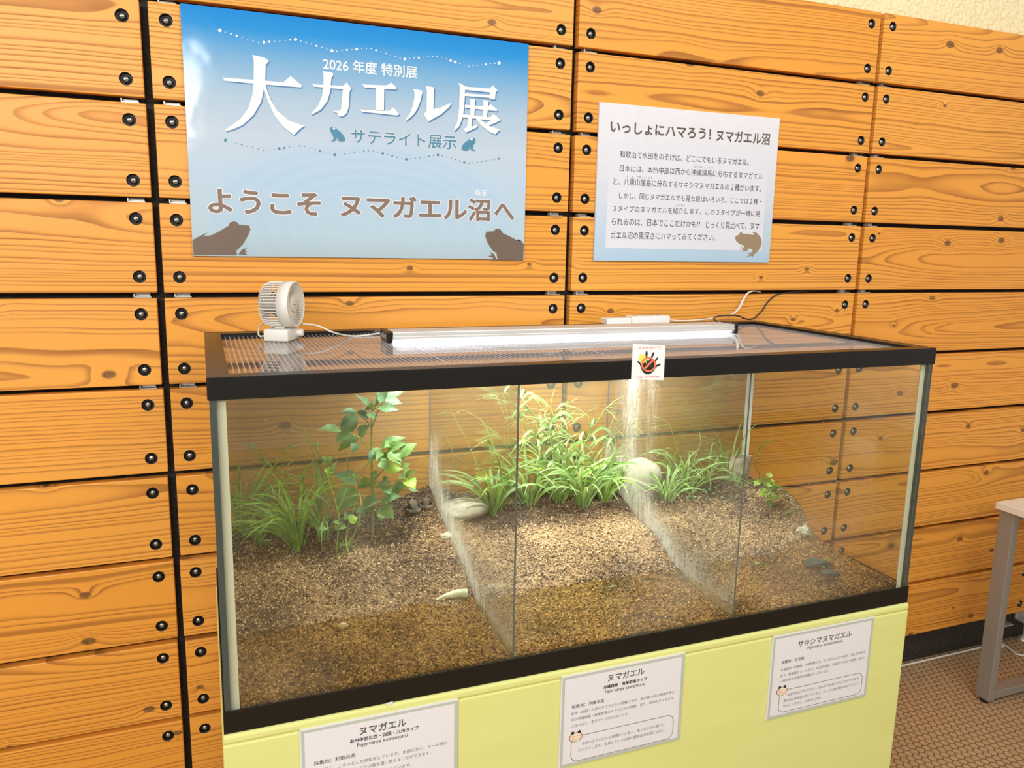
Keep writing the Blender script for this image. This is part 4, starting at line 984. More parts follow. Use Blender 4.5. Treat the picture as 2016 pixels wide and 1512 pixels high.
# ------------------------------------------------------------------ stones, shards and leaf litter in the tank
def onsoil(u, v, Yg):
    """walk along the sight line until it meets the soil"""
    a = P(u, v, Y=Yg); return Vector((a.x, a.y, soil_h(a.x, a.y)))
def soilhit(u, v):
    for k in range(400):
        q = P(u, v, Y=lerp(TYF + 0.03, TYB - 0.02, k / 399))
        if q.z <= soil_h(q.x, q.y, False): return q
    q.z = soil_h(q.x, q.y, False); return q
def rock(name, label, c, r, mat, seed=0, jit=0.12, rz=0.0, tilt=(0, 0)):
    mb = MB(); rot = Matrix.Rotation(rz, 3, 'Z') @ Matrix.Rotation(tilt[0], 3, 'X') @ Matrix.Rotation(tilt[1], 3, 'Y')
    mb.ellip(c, r, rot, 36, 24, 0, jit, seed, 1.6)
    return solid(name, label, 'stone', mb, mat)
a = soilhit(925, 1012)
rock('stone', 'flat pale stone lying against the left divider in the middle compartment', (0.748, a.y + 0.01, a.z + 0.012), (0.068, 0.052, 0.026), M['stone'], 1, 0.10, 0.2)
rock('stone', 'big rounded pale stone standing behind the right divider', (1.290, -0.135, 0.921), (0.080, 0.036, 0.068), M['stone'], 4, 0.06, 0.1)
a = P(1461, 932, Y=-0.15); a.z = soil_h(a.x, a.y) + 0.036
mb = MB(); 
bmx = bmesh.new()
rr_ = random.Random(9)
for k in range(13):
    d = Vector((rr_.gauss(0, 1), rr_.gauss(0, 1), rr_.gauss(0, 1))).normalized(); bmx.verts.new(Vector((d.x * 0.060, d.y * 0.036, d.z * 0.056)) + a)
bmesh.ops.convex_hull(bmx, input=bmx.verts[:]); bmesh.ops.delete(bmx, geom=[v for v in bmx.verts if not v.link_faces], context='VERTS')
me = bpy.data.meshes.new('stone'); bmx.to_mesh(me); bmx.free()
tag(mk('stone', me, M['stonegrey']), 'angular grey brown stone in the far back corner of the right compartment', 'stone')
a = soilhit(878, 1057); rock('pebble', 'small tan pebble beside the left divider on the left soil bank', a + Vector((0, 0, 0.002)), (0.016, 0.012, 0.008), M['stone'], 3, 0.2)
a = P(675, 1243, Z=0.795); rock('pebble', 'small oval tan pebble under water in the left pool', (a.x, a.y, soil_h(a.x, a.y) + 0.004), (0.012, 0.009, 0.006), M['stone'], 6, 0.1)
a = P(1583, 1046, Z=0.828); mb = MB()
mb.ellip((a.x, a.y, a.z), (0.021, 0.012, 0.013), Matrix.Rotation(0.35, 3, 'Y'), 26, 18, 0, 0.5, 2, 2.6)
mb.blade([(a.x - 0.012, a.y, a.z + 0.004), (a.x - 0.020, a.y - 0.002, a.z + 0.006), (a.x - 0.029, a.y - 0.002, a.z + 0.004)], [0.010, 0.013, 0.003], None, 0.3)
solid('bark_chip', 'pale yellowish lumpy chip by the water at the right glass', 'debris', mb, M['shell'])
a = soilhit(1548, 1018); mb = MB()
mb.blade([a + Vector((-0.034, 0.0, 0.004)), a + Vector((-0.012, 0.004, 0.006)), a + Vector((0.012, 0.004, 0.010)), a + Vector((0.020, 0.004, 0.016))], [0.004, 0.010, 0.016, 0.006], None, 0.5)
solid('dry_leaf', 'curled dry tan leaf on the right soil slope', 'leaf', mb, M['straw'])
for (u, v, r, lab, sd_) in ((1608, 1106, (0.034, 0.020, 0.009), 'dark wet stone with leaf scraps in the right pool', 2), (1634, 1126, (0.022, 0.015, 0.008), 'smaller dark wet stone sunk at the right end of the pool', 7)):
    a = P(u, v, Z=WATER); rock('pool_stone', lab, (a.x, a.y, WATER - 0.004), r, M['stonedark'], sd_, 0.3, -0.3)
for k, (u, v, l_, mt) in enumerate(((1593, 1104, 0.013, 'leafyoung'), (1600, 1086, 0.014, 'leafyoung'), (1628, 1101, 0.012, 'leaf'), (1622, 1116, 0.012, 'leaf'), (1489, 1109, 0.018, 'leaf'), (1203, 1155, 0.012, 'leafdark'))):
    a = P(u, v, Z=WATER + 0.0015); mb = MB()
    q = k * 1.3; d = Vector((math.cos(q), math.sin(q) * 0.5, 0.12)) * l_
    mb.blade([a - d * 0.6, a - d * 0.1, a + d * 0.3, a + d * 0.8], [0.001, l_ * 0.5, l_ * 0.5, 0.001], None, 0.2)
    solid('leaf_scrap', ['pale leaf scrap left of the dark pool stone', 'yellow green leaf scrap behind the dark pool stone', 'green leaf scrap right of the dark pool stone', 'green leaf scrap in front of the dark pool stone', 'thin green leaf scrap floating left in the right pool', 'tiny leaf scrap at the waterline of the middle pool'][k], 'leaf', mb, M[mt])
# strip of pale edging at the waterline
a, b = P(857, 1182, Z=0.816), P(919, 1168, Z=0.822)
b.x = min(b.x, XD[0] - 0.004); mb = MB(); mb.tube([a, a.lerp(b, 0.3) + Vector((0, 0.002, 0.003)), a.lerp(b, 0.7) + Vector((0, 0.002, 0.004)), b], [0.002, 0.006, 0.009, 0.010], 12)
solid('pipe_piece', 'pale broken pipe piece at the waterline by the left divider', 'debris', mb, M['shell'])

# ------------------------------------------------------------------ frogs
def skin(name, verts, edges, radii, mat, parent, sub=2):
    me = bpy.data.meshes.new(name); me.from_pydata(verts, edges, []); me.update()
    o = bpy.data.objects.new(name, me); COL.objects.link(o)
    o.modifiers.new('s', 'SKIN'); o.modifiers.new('u', 'SUBSURF').levels = sub
    for i, r in enumerate(radii): 
        me.skin_vertices[0].data[i].radius = (r if isinstance(r, tuple) else (r, r))
    me.skin_vertices[0].data[0].use_root = True
    out = eval_mesh(o); bpy.data.objects.remove(o)
    for p in out.polygons: p.use_smooth = True
    return mk(name, out, mat, parent)
def frog(label, loc, yaw, pitch, s, dark):
    t = thing('frog', label, 'frog', loc); t.rotation_euler = (pitch, 0, yaw); t.scale = (s, s, s)
    V = [(0, -.015, .009), (0, -.006, .0125), (0, .004, .016), (0, .012, .0185), (0, .019, .0195), (0, .0255, .0185)]
    R = [(.0085, .0075), (.0115, .0095), (.0115, .0095), (.0100, .008), (.0092, .0065), (.0050, .0038)]
    Ed = [(i, i + 1) for i in range(5)]
    for sx in (-1, 1):
        i = len(V)
        V += [(sx * .007, -.0155, .008), (sx * .0155, -.010, .0065), (sx * .0205, .002, .0065), (sx * .0175, -.009, .0035), (sx * .013, -.0185, .0025), (sx * .0165, -.014, .0016), (sx * .0225, -.0085, .0012)]
        R += [.0062, .0060, .0046, .0038, .0028, .0022, .0016]
        Ed += [(0, i), (i, i + 1), (i + 1, i + 2), (i + 2, i + 3), (i + 3, i + 4), (i + 4, i + 5), (i + 5, i + 6)]
        for tx_, ty_ in ((.019, -.019), (.0235, -.0145)):
            V.append((sx * tx_, ty_, .001)); R.append(.0011); Ed.append((i + 4, len(V) - 1))
        j = len(V)
        V += [(sx * .0095, .0085, .0145), (sx * .0150, .0075, .0085), (sx * .0140, .0135, .0030)]; R += [.0042, .0034, .0024]
        Ed += [(3, j), (j, j + 1), (j + 1, j + 2)]
        for dx, dy in ((-.004, .0045), (.0005, .006), (.005, .004)):
            V.append((sx * (.0140 + dx * sx * sx), .0135 + dy, .0012)); R.append(.0011); Ed.append((j + 2, len(V) - 1))
    skin('body', V, Ed, R, M['frogskin'], t)
    for sx in (-1, 1):
        mb = MB(); mb.ellip((sx * .0062, .0185, .0245), (.0031, .0031, .0030), None, 14, 10)
        e = MB(); e.v = mb.v; e.f = mb.f; e.m = mb.m; e.s = mb.s
        me = bpy.data.meshes.new('eye'); me.from_pydata(mb.v, [], mb.f); me.update(); mk('eye', me, M['eye'], t)
a = soilhit(817, 1006)
frog('brown frog on the soil with its back turned, left of the left divider', (a.x - 0.004, a.y + 0.006, a.z + 0.0005), 0.15, 0.42, 0.98, 0)
a = soilhit(842, 1003)
frog('darker mottled frog tucked against the foot of the left divider', (min(a.x, XD[0] - 0.026), a.y + 0.014, a.z + 0.003), -0.35, 0.35, 0.82, 1)

# ------------------------------------------------------------------ plants
def inside(p, xa, xb):
    return Vector((max(xa, min(xb, p.x)), max(iy0 + 0.006, min(iy1 - 0.006, p.y)), min(gz1 - 0.004, p.z)))
COMP = [(ix0 + 0.004, XD[0] - 0.007), (XD[0] + 0.007, XD[1] - 0.007), (XD[1] + 0.007, ix1 - 0.004)]
def leaf_outline(t):  # relative width along an ovate leaf
    return max(0.03, math.sin(math.pi * min(1, t ** 0.75)) * (1 - 0.25 * t))
def leaf(mb, a, b, width, rng, mi=0, droop=0.10, fold=0.28):
    """an ovate leaf from its base a to its tip b, arched, with slightly toothed edges"""
    a, b = Vector(a), Vector(b); L = (b - a).length; d = (b - a).normalized()
    view = (Vector(CAMP) - a).normalized()
    up = Vector((rng.uniform(-.5, .5), rng.uniform(-.3, .3), 0.9)) * 0.75 + view * 0.8
    up = (up - d * up.dot(d)).normalized(); sd_ = d.cross(up)
    N = 12; vs = []
    for i in range(N + 1):
        t = i / N; c = a + (b - a) * t + up * (L * droop * math.sin(math.pi * t))
        wd = width * 0.68 * leaf_outline(t) * (1 + (0.09 if i % 2 else -0.04))
        for q, k in ((-1, 1), (-0.5, .55), (0, 0), (0.5, .55), (1, 1)):
            vs.append(c + sd_ * (wd * q) + up * (wd * fold * k * k + (0.05 * wd * math.sin(t * 28) * abs(q))))
    mb.add(vs, [(i * 5 + j, i * 5 + j + 1, (i + 1) * 5 + j + 1, (i + 1) * 5 + j) for i in range(N) for j in range(4)], mi, True)
def path_blade(mb, pts, w, xa, xb, mi=0, side=None, fold=0.25):
    pts = [inside(Vector(p), xa, xb) for p in spline(pts, 5)]; N = len(pts)
    wid = [w * min(1, (1 - i / (N - 1)) * 2.2 + 0.04) * (0.55 + 0.45 * min(1, i / (N * 0.3))) for i in range(N)]
    mb.blade(pts, wid, side, fold, mi)
def tuft(name, label, cat, base, comp, n, length, width, spread, droop, mats, seed, lean=(0, 0), stalks=0, stalk_h=0.0, cult=False):
    """grass tuft: parts blades and (seed) stalks, rooted in the soil"""
    rng = random.Random(seed); xa, xb = COMP[comp]
    bx, by = base; bz = soil_h(bx, by)
    t = thing(name, label, cat, (bx, by, bz - 0.004))
    mb = MB()
    for k in range(n):
        az = rng.uniform(0, 2 * math.pi); el = rng.gauss(0, 1)
        r0 = rng.uniform(0, 0.016); o = Vector((bx + r0 * math.cos(az), by + r0 * math.sin(az), 0)); o.z = soil_h(o.x, o.y) - 0.003
        L = length * rng.uniform(0.55, 1.12); out = spread * rng.uniform(0.35, 1.2); dr = droop * rng.uniform(0.5, 1.35)
        d = Vector((math.cos(az) * out + lean[0], math.sin(az) * out * 0.8 + lean[1], 1)).normalized()
        pts = []; p = o.copy(); s = L / 9
        for i in range(10):
            pts.append(inside(p, xa, xb)); p = p + d * s
            hor = Vector((d.x, d.y, 0)); 
            d = (d + (hor * 0.35 + Vector((rng.uniform(-.05, .05), rng.uniform(-.05, .05), -dr * 0.30))) * (0.4 + 0.13 * i)).normalized()
            if p.z < soil_h(min(max(p.x, xa), xb), min(max(p.y, iy0), iy1)) + 0.003: p.z = soil_h(p.x, p.y) + 0.003; d.z = max(d.z, 0.0)
        w_ = width * rng.uniform(0.6, 1.2)
        wid = [w_ * (0.5 + 0.5 * min(1, i / 3)) * min(1, (9.2 - i) / 4.5) for i in range(10)]
        mb.blade(pts, wid, (Vector(CAMP) - o).normalized() * 0.6 + Vector((rng.uniform(-1, 1), rng.uniform(-1, 1), 0.8)), 0.3, 0 if rng.random() < 0.72 else 1)
    mk('blades', mb, [M[mats[0]], M[mats[1]]], t)
    if stalks:
        mb = MB()
        for k in range(stalks):
            az = rng.uniform(0, 2 * math.pi); o = Vector((bx + rng.uniform(-.02, .02), by + rng.uniform(-.02, .02), 0)); o.z = soil_h(o.x, o.y) - 0.002
            H = stalk_h * rng.uniform(0.6, 1.0); top = inside(o + Vector((math.cos(az) * H * 0.5 + lean[0] * H, math.sin(az) * H * 0.3, H)), xa, xb)
            mid = o.lerp(top, 0.5) + Vector((0, 0, H * 0.08))
            mb.tube(spline([o, mid, top], 5), 0.0009, 5)
            for j in range(rng.randint(2, 4)):
                q = az + rng.uniform(-1.3, 1.3); e = inside(top + Vector((math.cos(q) * 0.06, math.sin(q) * 0.04, rng.uniform(-0.03, 0.035))), xa, xb)
                mb.tube([top, top.lerp(e, 0.5) + Vector((0, 0, 0.004)), e], [0.0009, 0.0011, 0.0005], 5)
        mk('seed_stalks', mb, M['straw'], t)
    return t
def soil_at(u, v):
    q = soilhit(u, v); return (q.x, q.y)

# the tall leafy weed of the left compartment
c4 = lambda u, v, y: P(600 + u / 5.4, 770 + v / 5.4, Y=y)
rng = random.Random(21)
xa, xb = COMP[0]
YW = -0.20
b0 = P(734, 1000, Y=YW); b0 = Vector((b0.x, YW, soil_h(b0.x, YW)))
wd_ = thing('leafy_weed', 'tall leafy green weed with toothed leaves reaching the lid in the left compartment', 'plant', b0)
mb = MB()
mb.tube(spline([b0 - Vector((0, 0, .004)), c4(714, 1040, YW), c4(712, 900, YW), c4(711, 600, YW), c4(711, 380, YW), c4(716, 215, YW)]), [0.0034 - 0.0018 * i / 30 for i in range(31)], 10)
for pts in ([(706, 655), (640, 560), (580, 495), (480, 450)], [(730, 950), (790, 890), (840, 820), (875, 650)], [(702, 380), (650, 310), (550, 225)], [(718, 380), (770, 235), (840, 100)], [(720, 1080), (800, 1190), (880, 1180)],
            [(740, 1020), (830, 1010), (872, 1010)], [(714, 215), (740, 190), (800, 180)], [(720, 1100), (930, 1075), (1000, 960), (1072, 920)]):
    q = [c4(u, v, YW - 0.02 * (i / (len(pts) - 1)) * (1 if pts[0][0] > 700 else -1)) for i, (u, v) in enumerate(pts)]
    mb.tube(spline(q, 5), 0.0013, 7)
mk('stems', mb, M['stem'], wd_)
LV = [(700,200,535,35,62,1),(745,170,752,22,92,1),(850,95,770,15,90,1),(850,100,1035,135,78,1),(860,80,1055,8,66,1),(800,180,1000,202,78,1),(760,190,890,165,32,2),(720,200,690,128,52,2),
 (545,215,365,240,56,1),(545,240,385,495,120,1),(560,215,675,305,82,1),(680,240,745,300,62,1),(640,190,700,200,40,1),(385,420,120,420,78,0),(490,385,330,555,98,0),(575,490,350,645,104,0),(580,480,695,360,98,0),
 (805,605,680,770,84,0),(810,600,1075,493,94,0),(870,640,1075,555,84,0),(870,650,780,820,74,0),(885,655,1020,790,124,0),(800,640,760,740,66,0),(820,740,870,835,94,0),(1020,700,1192,558,112,0),(1000,690,1040,752,84,0),(850,840,1042,830,98,2),(1040,830,1122,770,64,0),
 (1075,920,995,930,80,0),(1075,915,1182,850,66,0),(1070,940,1175,1045,114,2),(950,1050,1097,1000,98,1),(1100,1030,1202,1072,42,1),(820,1170,1025,1118,98,1),(785,1250,952,1352,144,0),(620,1220,805,1168,114,1),
 (560,970,308,880,118,1),(565,1000,767,985,98,0),(550,1040,333,1280,176,0),(875,1010,760,1030,84,1),(870,1000,850,950,74,1),(870,1020,922,1097,78,1),(680,1290,782,1240,66,0),(600,1350,662,1310,74,0),(790,1320,830,1380,60,1),(735,640,690,760,70,1),(860,720,800,830,84,0),(960,610,1080,560,90,1),(930,560,840,600,84,0),(720,860,770,930,60,0),(760,880,730,960,54,1),(900,1090,1010,1050,80,0),(640,1260,540,1300,80,1),(700,1240,600,1290,84,0),(560,560,500,660,74,1),(1050,860,1140,900,70,0),(830,960,890,920,60,1),(500,1300,420,1380,90,1),(560,1240,620,1330,84,0)]
mb = MB()
for u0, v0, u1, v1, wpx, mi in LV:
    ya = YW - rng.uniform(0.0, 0.05) + (0.03 if u0 < 600 else 0)
    leaf(mb, inside(c4(u0, v0, ya), xa, xb), inside(c4(u1, v1, ya - rng.uniform(-0.01, 0.035)), xa, xb), wpx / 5.4 / 800 * 1.12, rng, mi)
mk('leaves', mb, [M['leaf'], M['leafdark'], M['leafyoung']], wd_)

b1 = soilhit(662, 1090); YV = b1.y
w2 = thing('leafy_weed', 'shorter slender weed with small oval leaves in front of the tall weed', 'plant', b1)
mb = MB()
mb.tube(spline([b1 - Vector((0, 0, .004)), c4(362, 1380, YV), c4(345, 1270, YV), c4(300, 1090, YV), c4(235, 900, YV), c4(200, 760, YV)]), 0.0018, 8)
mb.tube(spline([c4(345, 1270, YV), c4(420, 1120, YV + .02), c4(462, 900, YV + .03), c4(452, 720, YV + .03), c4(418, 612, YV + .03)]), 0.0013, 7)
mk('stems', mb, M['stem'], w2)
mb = MB()
for u0, v0, u1, v1, wpx, mi in [(470,1390,562,1340,92,1),(370,1420,296,1395,50,0),(375,1425,415,1400,46,0),(365,1440,314,1480,60,0),(375,1445,445,1452,52,0),(240,900,200,840,70,1),(245,880,320,800,60,1),(230,780,290,690,66,0),(225,760,180,700,50,0),(140,1470,250,1470,60,0),(270,870,345,740,40,0),(20,1230,60,1150,60,0)]:
    leaf(mb, inside(c4(u0, v0, YV - 0.01), xa, xb), inside(c4(u1, v1, YV - rng.uniform(0.0, 0.03)), xa, xb), wpx / 5.4 / 820, rng, mi)
mk('leaves', mb, [M['leaf'], M['leafyoung']], w2)

# grasses of the left compartment
tuft('grass_tuft', 'upright sedge tuft in the back left corner of the tank', 'grass', (0.205, -0.13), 0, 46, 0.235, 0.0062, 0.30, 0.5, ('grass', 'straw'), 1, (0.02, 0), 5, 0.20)
a = soil_at(585, 1078); tuft('grass_tuft', 'dense arching green grass tuft in the middle of the left compartment', 'grass', a, 0, 62, 0.25, 0.0070, 0.42, 0.58, ('grass', 'grass'), 2, (-0.20, 0), 3, 0.2)
a = soil_at(508, 1068); tuft('grass_tuft', 'short grass tuft on the dark soil against the left glass', 'grass', a, 0, 22, 0.15, 0.0062, 0.55, 0.9, ('grass', 'grasspale'), 3, (0.05, 0))
a = soil_at(640, 1062); tuft('grass_tuft', 'loose pale grass tuft between the dense tuft and the weeds', 'grass', a, 0, 22, 0.19, 0.0060, 0.50, 0.8, ('grasspale', 'grass'), 14, (0.05, 0), 4, 0.22)
tg = soil_at(560, 1000)
c5 = lambda u, v, y: P(400 + u / 4.032, 760 + v / 4.032, Y=y)
b2 = Vector((*soil_at(625, 1030), 0)); b2.z = soil_h(b2.x, b2.y)
ob = thing('sedge', 'tall sedge with long bent blades and feathery seed heads in the left compartment', 'grass', b2)
mb = MB(); yk = b2.y
for pts, w_ in (([(905, 1090), (760, 700), (560, 400), (480, 330)], .007), ([(905, 1090), (900, 640), (800, 400), (640, 240), (525, 265)], .007), ([(905, 1090), (960, 700), (880, 480), (700, 350), (560, 440)], .008), ([(905, 1090), (930, 760), (850, 560), (600, 450), (540, 440)], .009),
                ([(905, 1090), (980, 700), (820, 380), (720, 260)], .007), ([(905, 1090), (880, 700), (870, 600), (860, 520)], .005), ([(905, 1090), (760, 840), (950, 880), (1200, 1000)], .009)):
    path_blade(mb, [b2] + [inside(c5(u, v, yk - 0.02 - 0.008 * i), xa, xb) for i, (u, v) in enumerate(pts[1:])], w_, xa, xb, 0)
mk('blades', mb, M['grasspale'], ob)
mb = MB(); r6 = random.Random(6)
for (u, v), (uu, vv) in (((905, 1090), (900, 470)), ((905, 1090), (990, 600)), ((1110, 1300), (1140, 1290)), ((700, 1040), (380, 480)), ((700, 1040), (470, 580))):
    e = inside(c5(uu, vv, yk), xa, xb)
    mb.tube(spline([b2, b2.lerp(e, 0.5) + Vector((0.006, 0, 0.01)), e]), 0.0011, 6)
    for j in range(14):
        d = Vector((r6.gauss(0, 1), r6.gauss(0, 0.8), r6.gauss(0.2, 0.8))).normalized() * r6.uniform(0.006, 0.019)
        f = inside(e + d, xa, xb); mb.tube([e, e.lerp(f, 0.6), f], [0.0006, 0.0011, 0.0005], 5)
mk('seed_heads', mb, M['straw'], ob)
a = soilhit(690, 1090); dn = thing('fallen_sedge', 'limp sedge stalk bent down over the left soil bank', 'grass', a)
mb = MB(); b3 = [P(u, v, Y=a.y - 0.02) for u, v in ((712, 1000), (709, 1045), (690, 1075))]
for pts in ([(708, 985), (712, 1025), (700, 1060), (665, 1105), (640, 1125)], [(708, 985), (690, 1050), (682, 1085), (700, 1110)]):
    q = [soilhit(u, v) + Vector((0, 0, 0.05 * max(0, 1 - i / 3))) for i, (u, v) in enumerate(pts)]
    path_blade(mb, q, 0.0045, xa, xb)
mk('stalks', mb, M['stem'], dn)
mb = MB(); e = soilhit(682, 1082) + Vector((0, 0, 0.012))
for j in range(26):
    d = Vector((r6.gauss(0, 1), r6.gauss(-0.2, 0.7), r6.gauss(0.1, 0.35))).normalized() * r6.uniform(0.010, 0.036)
    f = e + d; f.z = max(f.z, soil_h(f.x, f.y) + 0.002); mb.tube([e, e.lerp(f, 0.6), f], [0.0006, 0.0010, 0.0004], 5)
mk('seed_head', mb, M['straw'], dn)
a = soilhit(520, 1075); sl = thing('seedling', 'tiny seedling with lobed leaves at the edge of the dark soil, far left', 'plant', a)
mb = MB()
for q in range(5): leaf(mb, a + Vector((0, 0, 0.004)), a + Vector((0.020 * math.cos(q * 1.26), 0.014 * math.sin(q * 1.26), 0.014)), 0.011, rng)
mk('leaves', mb, M['leaf'], sl)

# middle compartment
for k, (u, v, n, L, lab, ln, st_) in enumerate(((972, 1010, 20, 0.15, 'broad bladed grass tuft between the flat pale stone and the front divider edge', (0.0, 0), 3), (1040, 990, 22, 0.15, 'left bushy crabgrass tuft of the middle compartment', (-0.05, 0), 4),
        (1100, 985, 30, 0.18, 'tallest bushy crabgrass tuft with many stalks in the middle compartment', (0.0, 0), 8), (1148, 995, 30, 0.17, 'bright drooping crabgrass tuft right of the tallest one', (0.05, 0), 6), (1190, 985, 18, 0.14, 'crabgrass tuft beside the right divider and the big round stone', (0.10, 0), 4))):
    a = soil_at(u, v); a = (min(max(a[0], COMP[1][0] + 0.03), COMP[1][1] - 0.03), min(a[1], -0.12))
    tuft('grass_tuft', lab, 'grass', a, 1, n + 6, L * 1.5, 0.0085, 0.50, 0.66, ('grasspale', 'leaf' if k % 2 else 'grass'), 30 + k, ln, max(2, st_ - 1), 0.30)
c6 = lambda u, v, y: P(820 + u / 4.2, 740 + v / 4.2, Y=y); xm, xn = COMP[1]
bb = Vector((*soil_at(970, 1012), 0)); bb.z = soil_h(bb.x, bb.y); yk = bb.y
cr = thing('long_grass', 'long arching grass stems leaning left across the left divider side of the middle compartment', 'grass', bb)
mb = MB()
for pts, w_ in (([(760, 860), (660, 650), (560, 400), (430, 305), (380, 290), (240, 322)], .007), ([(640, 800), (600, 560), (560, 540), (380, 660)], .006), ([(630, 1050), (580, 980), (400, 1090)], .008), ([(640, 1050), (690, 900), (820, 1100)], .008), ([(635, 1090), (635, 1200), (630, 1330)], .008), ([(640, 1000), (560, 800), (330, 740)], .004), ([(700, 900), (640, 640), (370, 650)], .006)):
    path_blade(mb, [bb] + [inside(c6(u, v, yk - 0.015 * i), xm, xn) for i, (u, v) in enumerate(pts)], w_, xm, xn)
mk('blades', mb, M['grasspale'], cr)
mb = MB()
for pts in ([(310, 780), (300, 650), (270, 570), (230, 490)], [(430, 740), (320, 660), (300, 650)]):
    mb.tube(spline([inside(c6(u, v, yk), xm, xn) for u, v in pts]), 0.0013, 6)
mk('seed_stalks', mb, M['straw'], cr)
bs = Vector((*soil_at(1110, 980), 0)); bs.z = soil_h(bs.x, bs.y); yk = bs.y
cs = thing('seeding_grass', 'tall thin seed stalks fanning out above the middle crabgrass', 'grass', bs)
mb = MB(); r8 = random.Random(8); paths = []
for pts in ([(1170, 700), (940, 290), (860, 180), (770, 120)], [(1170, 700), (1080, 340), (920, 140)], [(1200, 700), (1140, 320), (1330, 190)], [(1300, 800), (1430, 480), (1480, 170)], [(1300, 800), (1440, 470), (1600, 240)], [(1250, 800), (1150, 480), (1110, 270), (1140, 110)], [(1300, 800), (1180, 470), (1340, 340)], [(1350, 800), (1440, 500), (1430, 290)], [(1170, 700), (980, 330), (790, 290)],
            [(1100, 700), (1110, 500), (1280, 320)], [(1050, 700), (900, 300), (620, 180)], [(1050, 700), (740, 140), (755, 370)], [(1350, 900), (1500, 600), (1700, 350)], [(1350, 900), (1640, 560), (1730, 420)], [(1200, 750), (1000, 480), (1280, 490)], [(1100, 800), (1000, 600), (1200, 450)]):
    paths.append(spline([bs + Vector((r8.uniform(-.03, .03), 0, 0))] + [inside(c6(u, v, yk - 0.02 * i + r8.uniform(-.02, .02)), xm, xn) for i, (u, v) in enumerate(pts)])); mb.tube(paths[-1], 0.0010, 5)
mk('stalks', mb, M['straw'], cs)
mb = MB()
for q in paths:
    for j in range(4):
        k = r8.randint(int(len(q) * 0.25), int(len(q) * 0.72)); p = q[k]; az = r8.uniform(0, 6.28); L = r8.uniform(0.045, 0.085)
        d = Vector((math.cos(az), math.sin(az) * 0.5, 0))
        path_blade(mb, [p, p + d * (L * 0.4) + Vector((0, 0, L * 0.32)), p + d * (L * 0.8) + Vector((0, 0, L * 0.15)), p + d * L - Vector((0, 0, L * 0.15))], r8.uniform(0.006, 0.0085), xm, xn, 0, (Vector(CAMP) - p).normalized())
mk('leaves', mb, M['grasspale'], cs)
a = soilhit(1026, 995); sl = thing('seedling', 'tiny three leaved seedling on the soil right of the left divider edge', 'plant', a)
mb = MB()
for q in range(4): leaf(mb, a + Vector((0, 0, 0.004)), a + Vector((0.015 * math.cos(q * 1.6), 0.010 * math.sin(q * 1.6), 0.014)), 0.010, rng)
mk('leaves', mb, M['leafdark'], sl)

# right compartment
for k, (u, v, n, L, w_, lab, ln, sp) in enumerate(((1312, 985, 30, 0.13, 0.0055, 'pale drooping grass tuft in front of the big round stone', (-0.05, 0), 0.5), (1352, 970, 22, 0.17, 0.0055, 'airy grass tuft in the middle of the right compartment', (0.15, 0), 0.6), (1432, 950, 16, 0.17, 0.0062, 'upright grass tuft before the angular stone', (0.02, 0), 0.18), (1455, 960, 8, 0.09, 0.005, 'few low grass blades below the angular stone', (0.1, -.1), 0.7), (1335, 948, 18, 0.15, 0.005, 'thin pale grass tuft at the back just right of the big round stone', (0.05, 0), 0.6), (1390, 950, 16, 0.13, 0.005, 'sparse pale grass tuft at the back left of the upright tuft', (-0.1, 0), 0.7))):
    a = soil_at(u, v); a = (min(max(a[0], COMP[2][0] + 0.03), COMP[2][1] - 0.03), min(a[1], -0.115))
    tuft('grass_tuft', lab, 'grass', a, 2, n, L * 1.25, w_, sp * 1.1, 0.8 if k != 2 else 0.35, ('grasspale', 'grass'), 50 + k, ln, 3 if k == 1 else 0, 0.22)
xr, xs = COMP[2]
c7 = lambda u, v, y: P(1380 + u / 8.895, 850 + v / 8.895, Y=y)
a = soilhit(1516, 992); yk = a.y
sp = thing('bright_plant', 'small bright green plant with rounded leaves at the right end of the soil bank', 'plant', a)
mb = MB(); mb.tube(spline([a, c7(1170, 1150, yk), c7(1150, 1000, yk), c7(1180, 800, yk)]), 0.0013, 7); mb.tube(spline([c7(1150, 1050, yk), c7(1080, 850, yk)]), 0.001, 6)
for pts in ([(1250, 1000), (1400, 980), (1580, 985)], [(1280, 1060), (1420, 1040), (1540, 1050)], [(1280, 1090), (1400, 1085), (1520, 1075)], [(1260, 1140), (1380, 1160), (1480, 1140)]): mb.tube(spline([c7(u, v, yk) for u, v in pts]), 0.0012, 6)
mk('stems', mb, M['stem'], sp)
mb = MB()
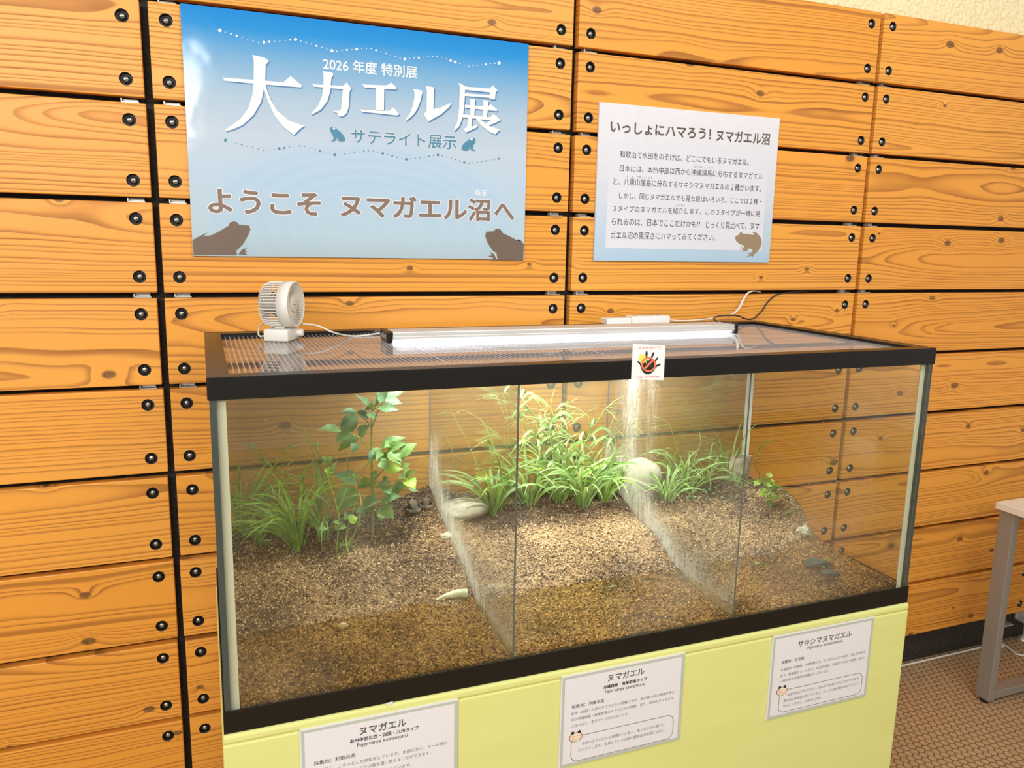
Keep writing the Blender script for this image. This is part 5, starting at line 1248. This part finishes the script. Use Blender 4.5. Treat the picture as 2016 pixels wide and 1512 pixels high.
for u0, v0, u1, v1, wpx in [(1180,800,1215,715,80),(1080,850,1085,765,75),(1010,880,935,950,90),(1020,860,980,850,50),(1200,880,1300,865,60),(1180,880,1160,800,60),(1150,960,1090,900,90),(1170,950,1240,890,110),(1240,980,1320,930,110),(1150,1010,1080,1050,90),(1180,1060,1225,1085,110),(1130,1090,1000,1110,110),(1200,1140,1250,1100,110),(1180,1150,1200,1200,100),(1190,1210,1200,1340,110),(1250,1030,1310,1080,110),(1310,990,1390,950,100),(1290,1100,1300,1210,100),(1240,1010,1170,980,110),(1210,930,1190,860,80)]:
    leaf(mb, c7(u0, v0, yk - rng.uniform(0, .02)), c7(u1, v1, yk - rng.uniform(0, .03)), wpx / 8.895 / 800 * 1.25, rng, 0 if rng.random() < .7 else 1)
mk('leaves', mb, [M['leafyoung'], M['leaf']], sp)
a = soilhit(1494, 942); yk = a.y
sg2 = thing('sprig', 'thin upright sprig with tiny paired leaves next to the angular stone', 'plant', (a.x, yk, soil_h(a.x, yk)))
mb = MB(); mb.tube(spline([Vector((a.x, yk, soil_h(a.x, yk) - .002)), c7(1020, 740, yk), c7(945, 580, yk), c7(960, 470, yk), c7(1030, 290, yk), c7(1100, 210, yk), c7(1190, 180, yk)]), 0.0011, 7)
mk('stem', mb, M['stem'], sg2)
mb = MB()
for u, v in ((960, 470), (985, 390), (1010, 330), (1035, 280), (1060, 245), (1095, 215), (1140, 190), (1185, 178)):
    for s_ in (-1, 1): leaf(mb, c7(u, v, yk), c7(u + s_ * 42, v - 15 * s_, yk - 0.004), 0.0042, rng)
mk('leaves', mb, M['leafyoung'], sg2)
a = soilhit(1396, 985); gc = thing('ground_cover', 'low creeping sprouts with tiny round leaves in the right compartment', 'plant', a)
mb = MB(); r9 = random.Random(12)
for k in range(34):
    p = Vector((a.x + r9.uniform(-.075, .085), a.y + r9.uniform(-.03, .06), 0)); p.z = soil_h(p.x, p.y) + r9.uniform(0.003, 0.014)
    q = r9.uniform(0, 6.28); leaf(mb, p, p + Vector((math.cos(q) * .009, math.sin(q) * .007, .004)), 0.007, r9)
mk('leaves', mb, M['leafdark'], gc)
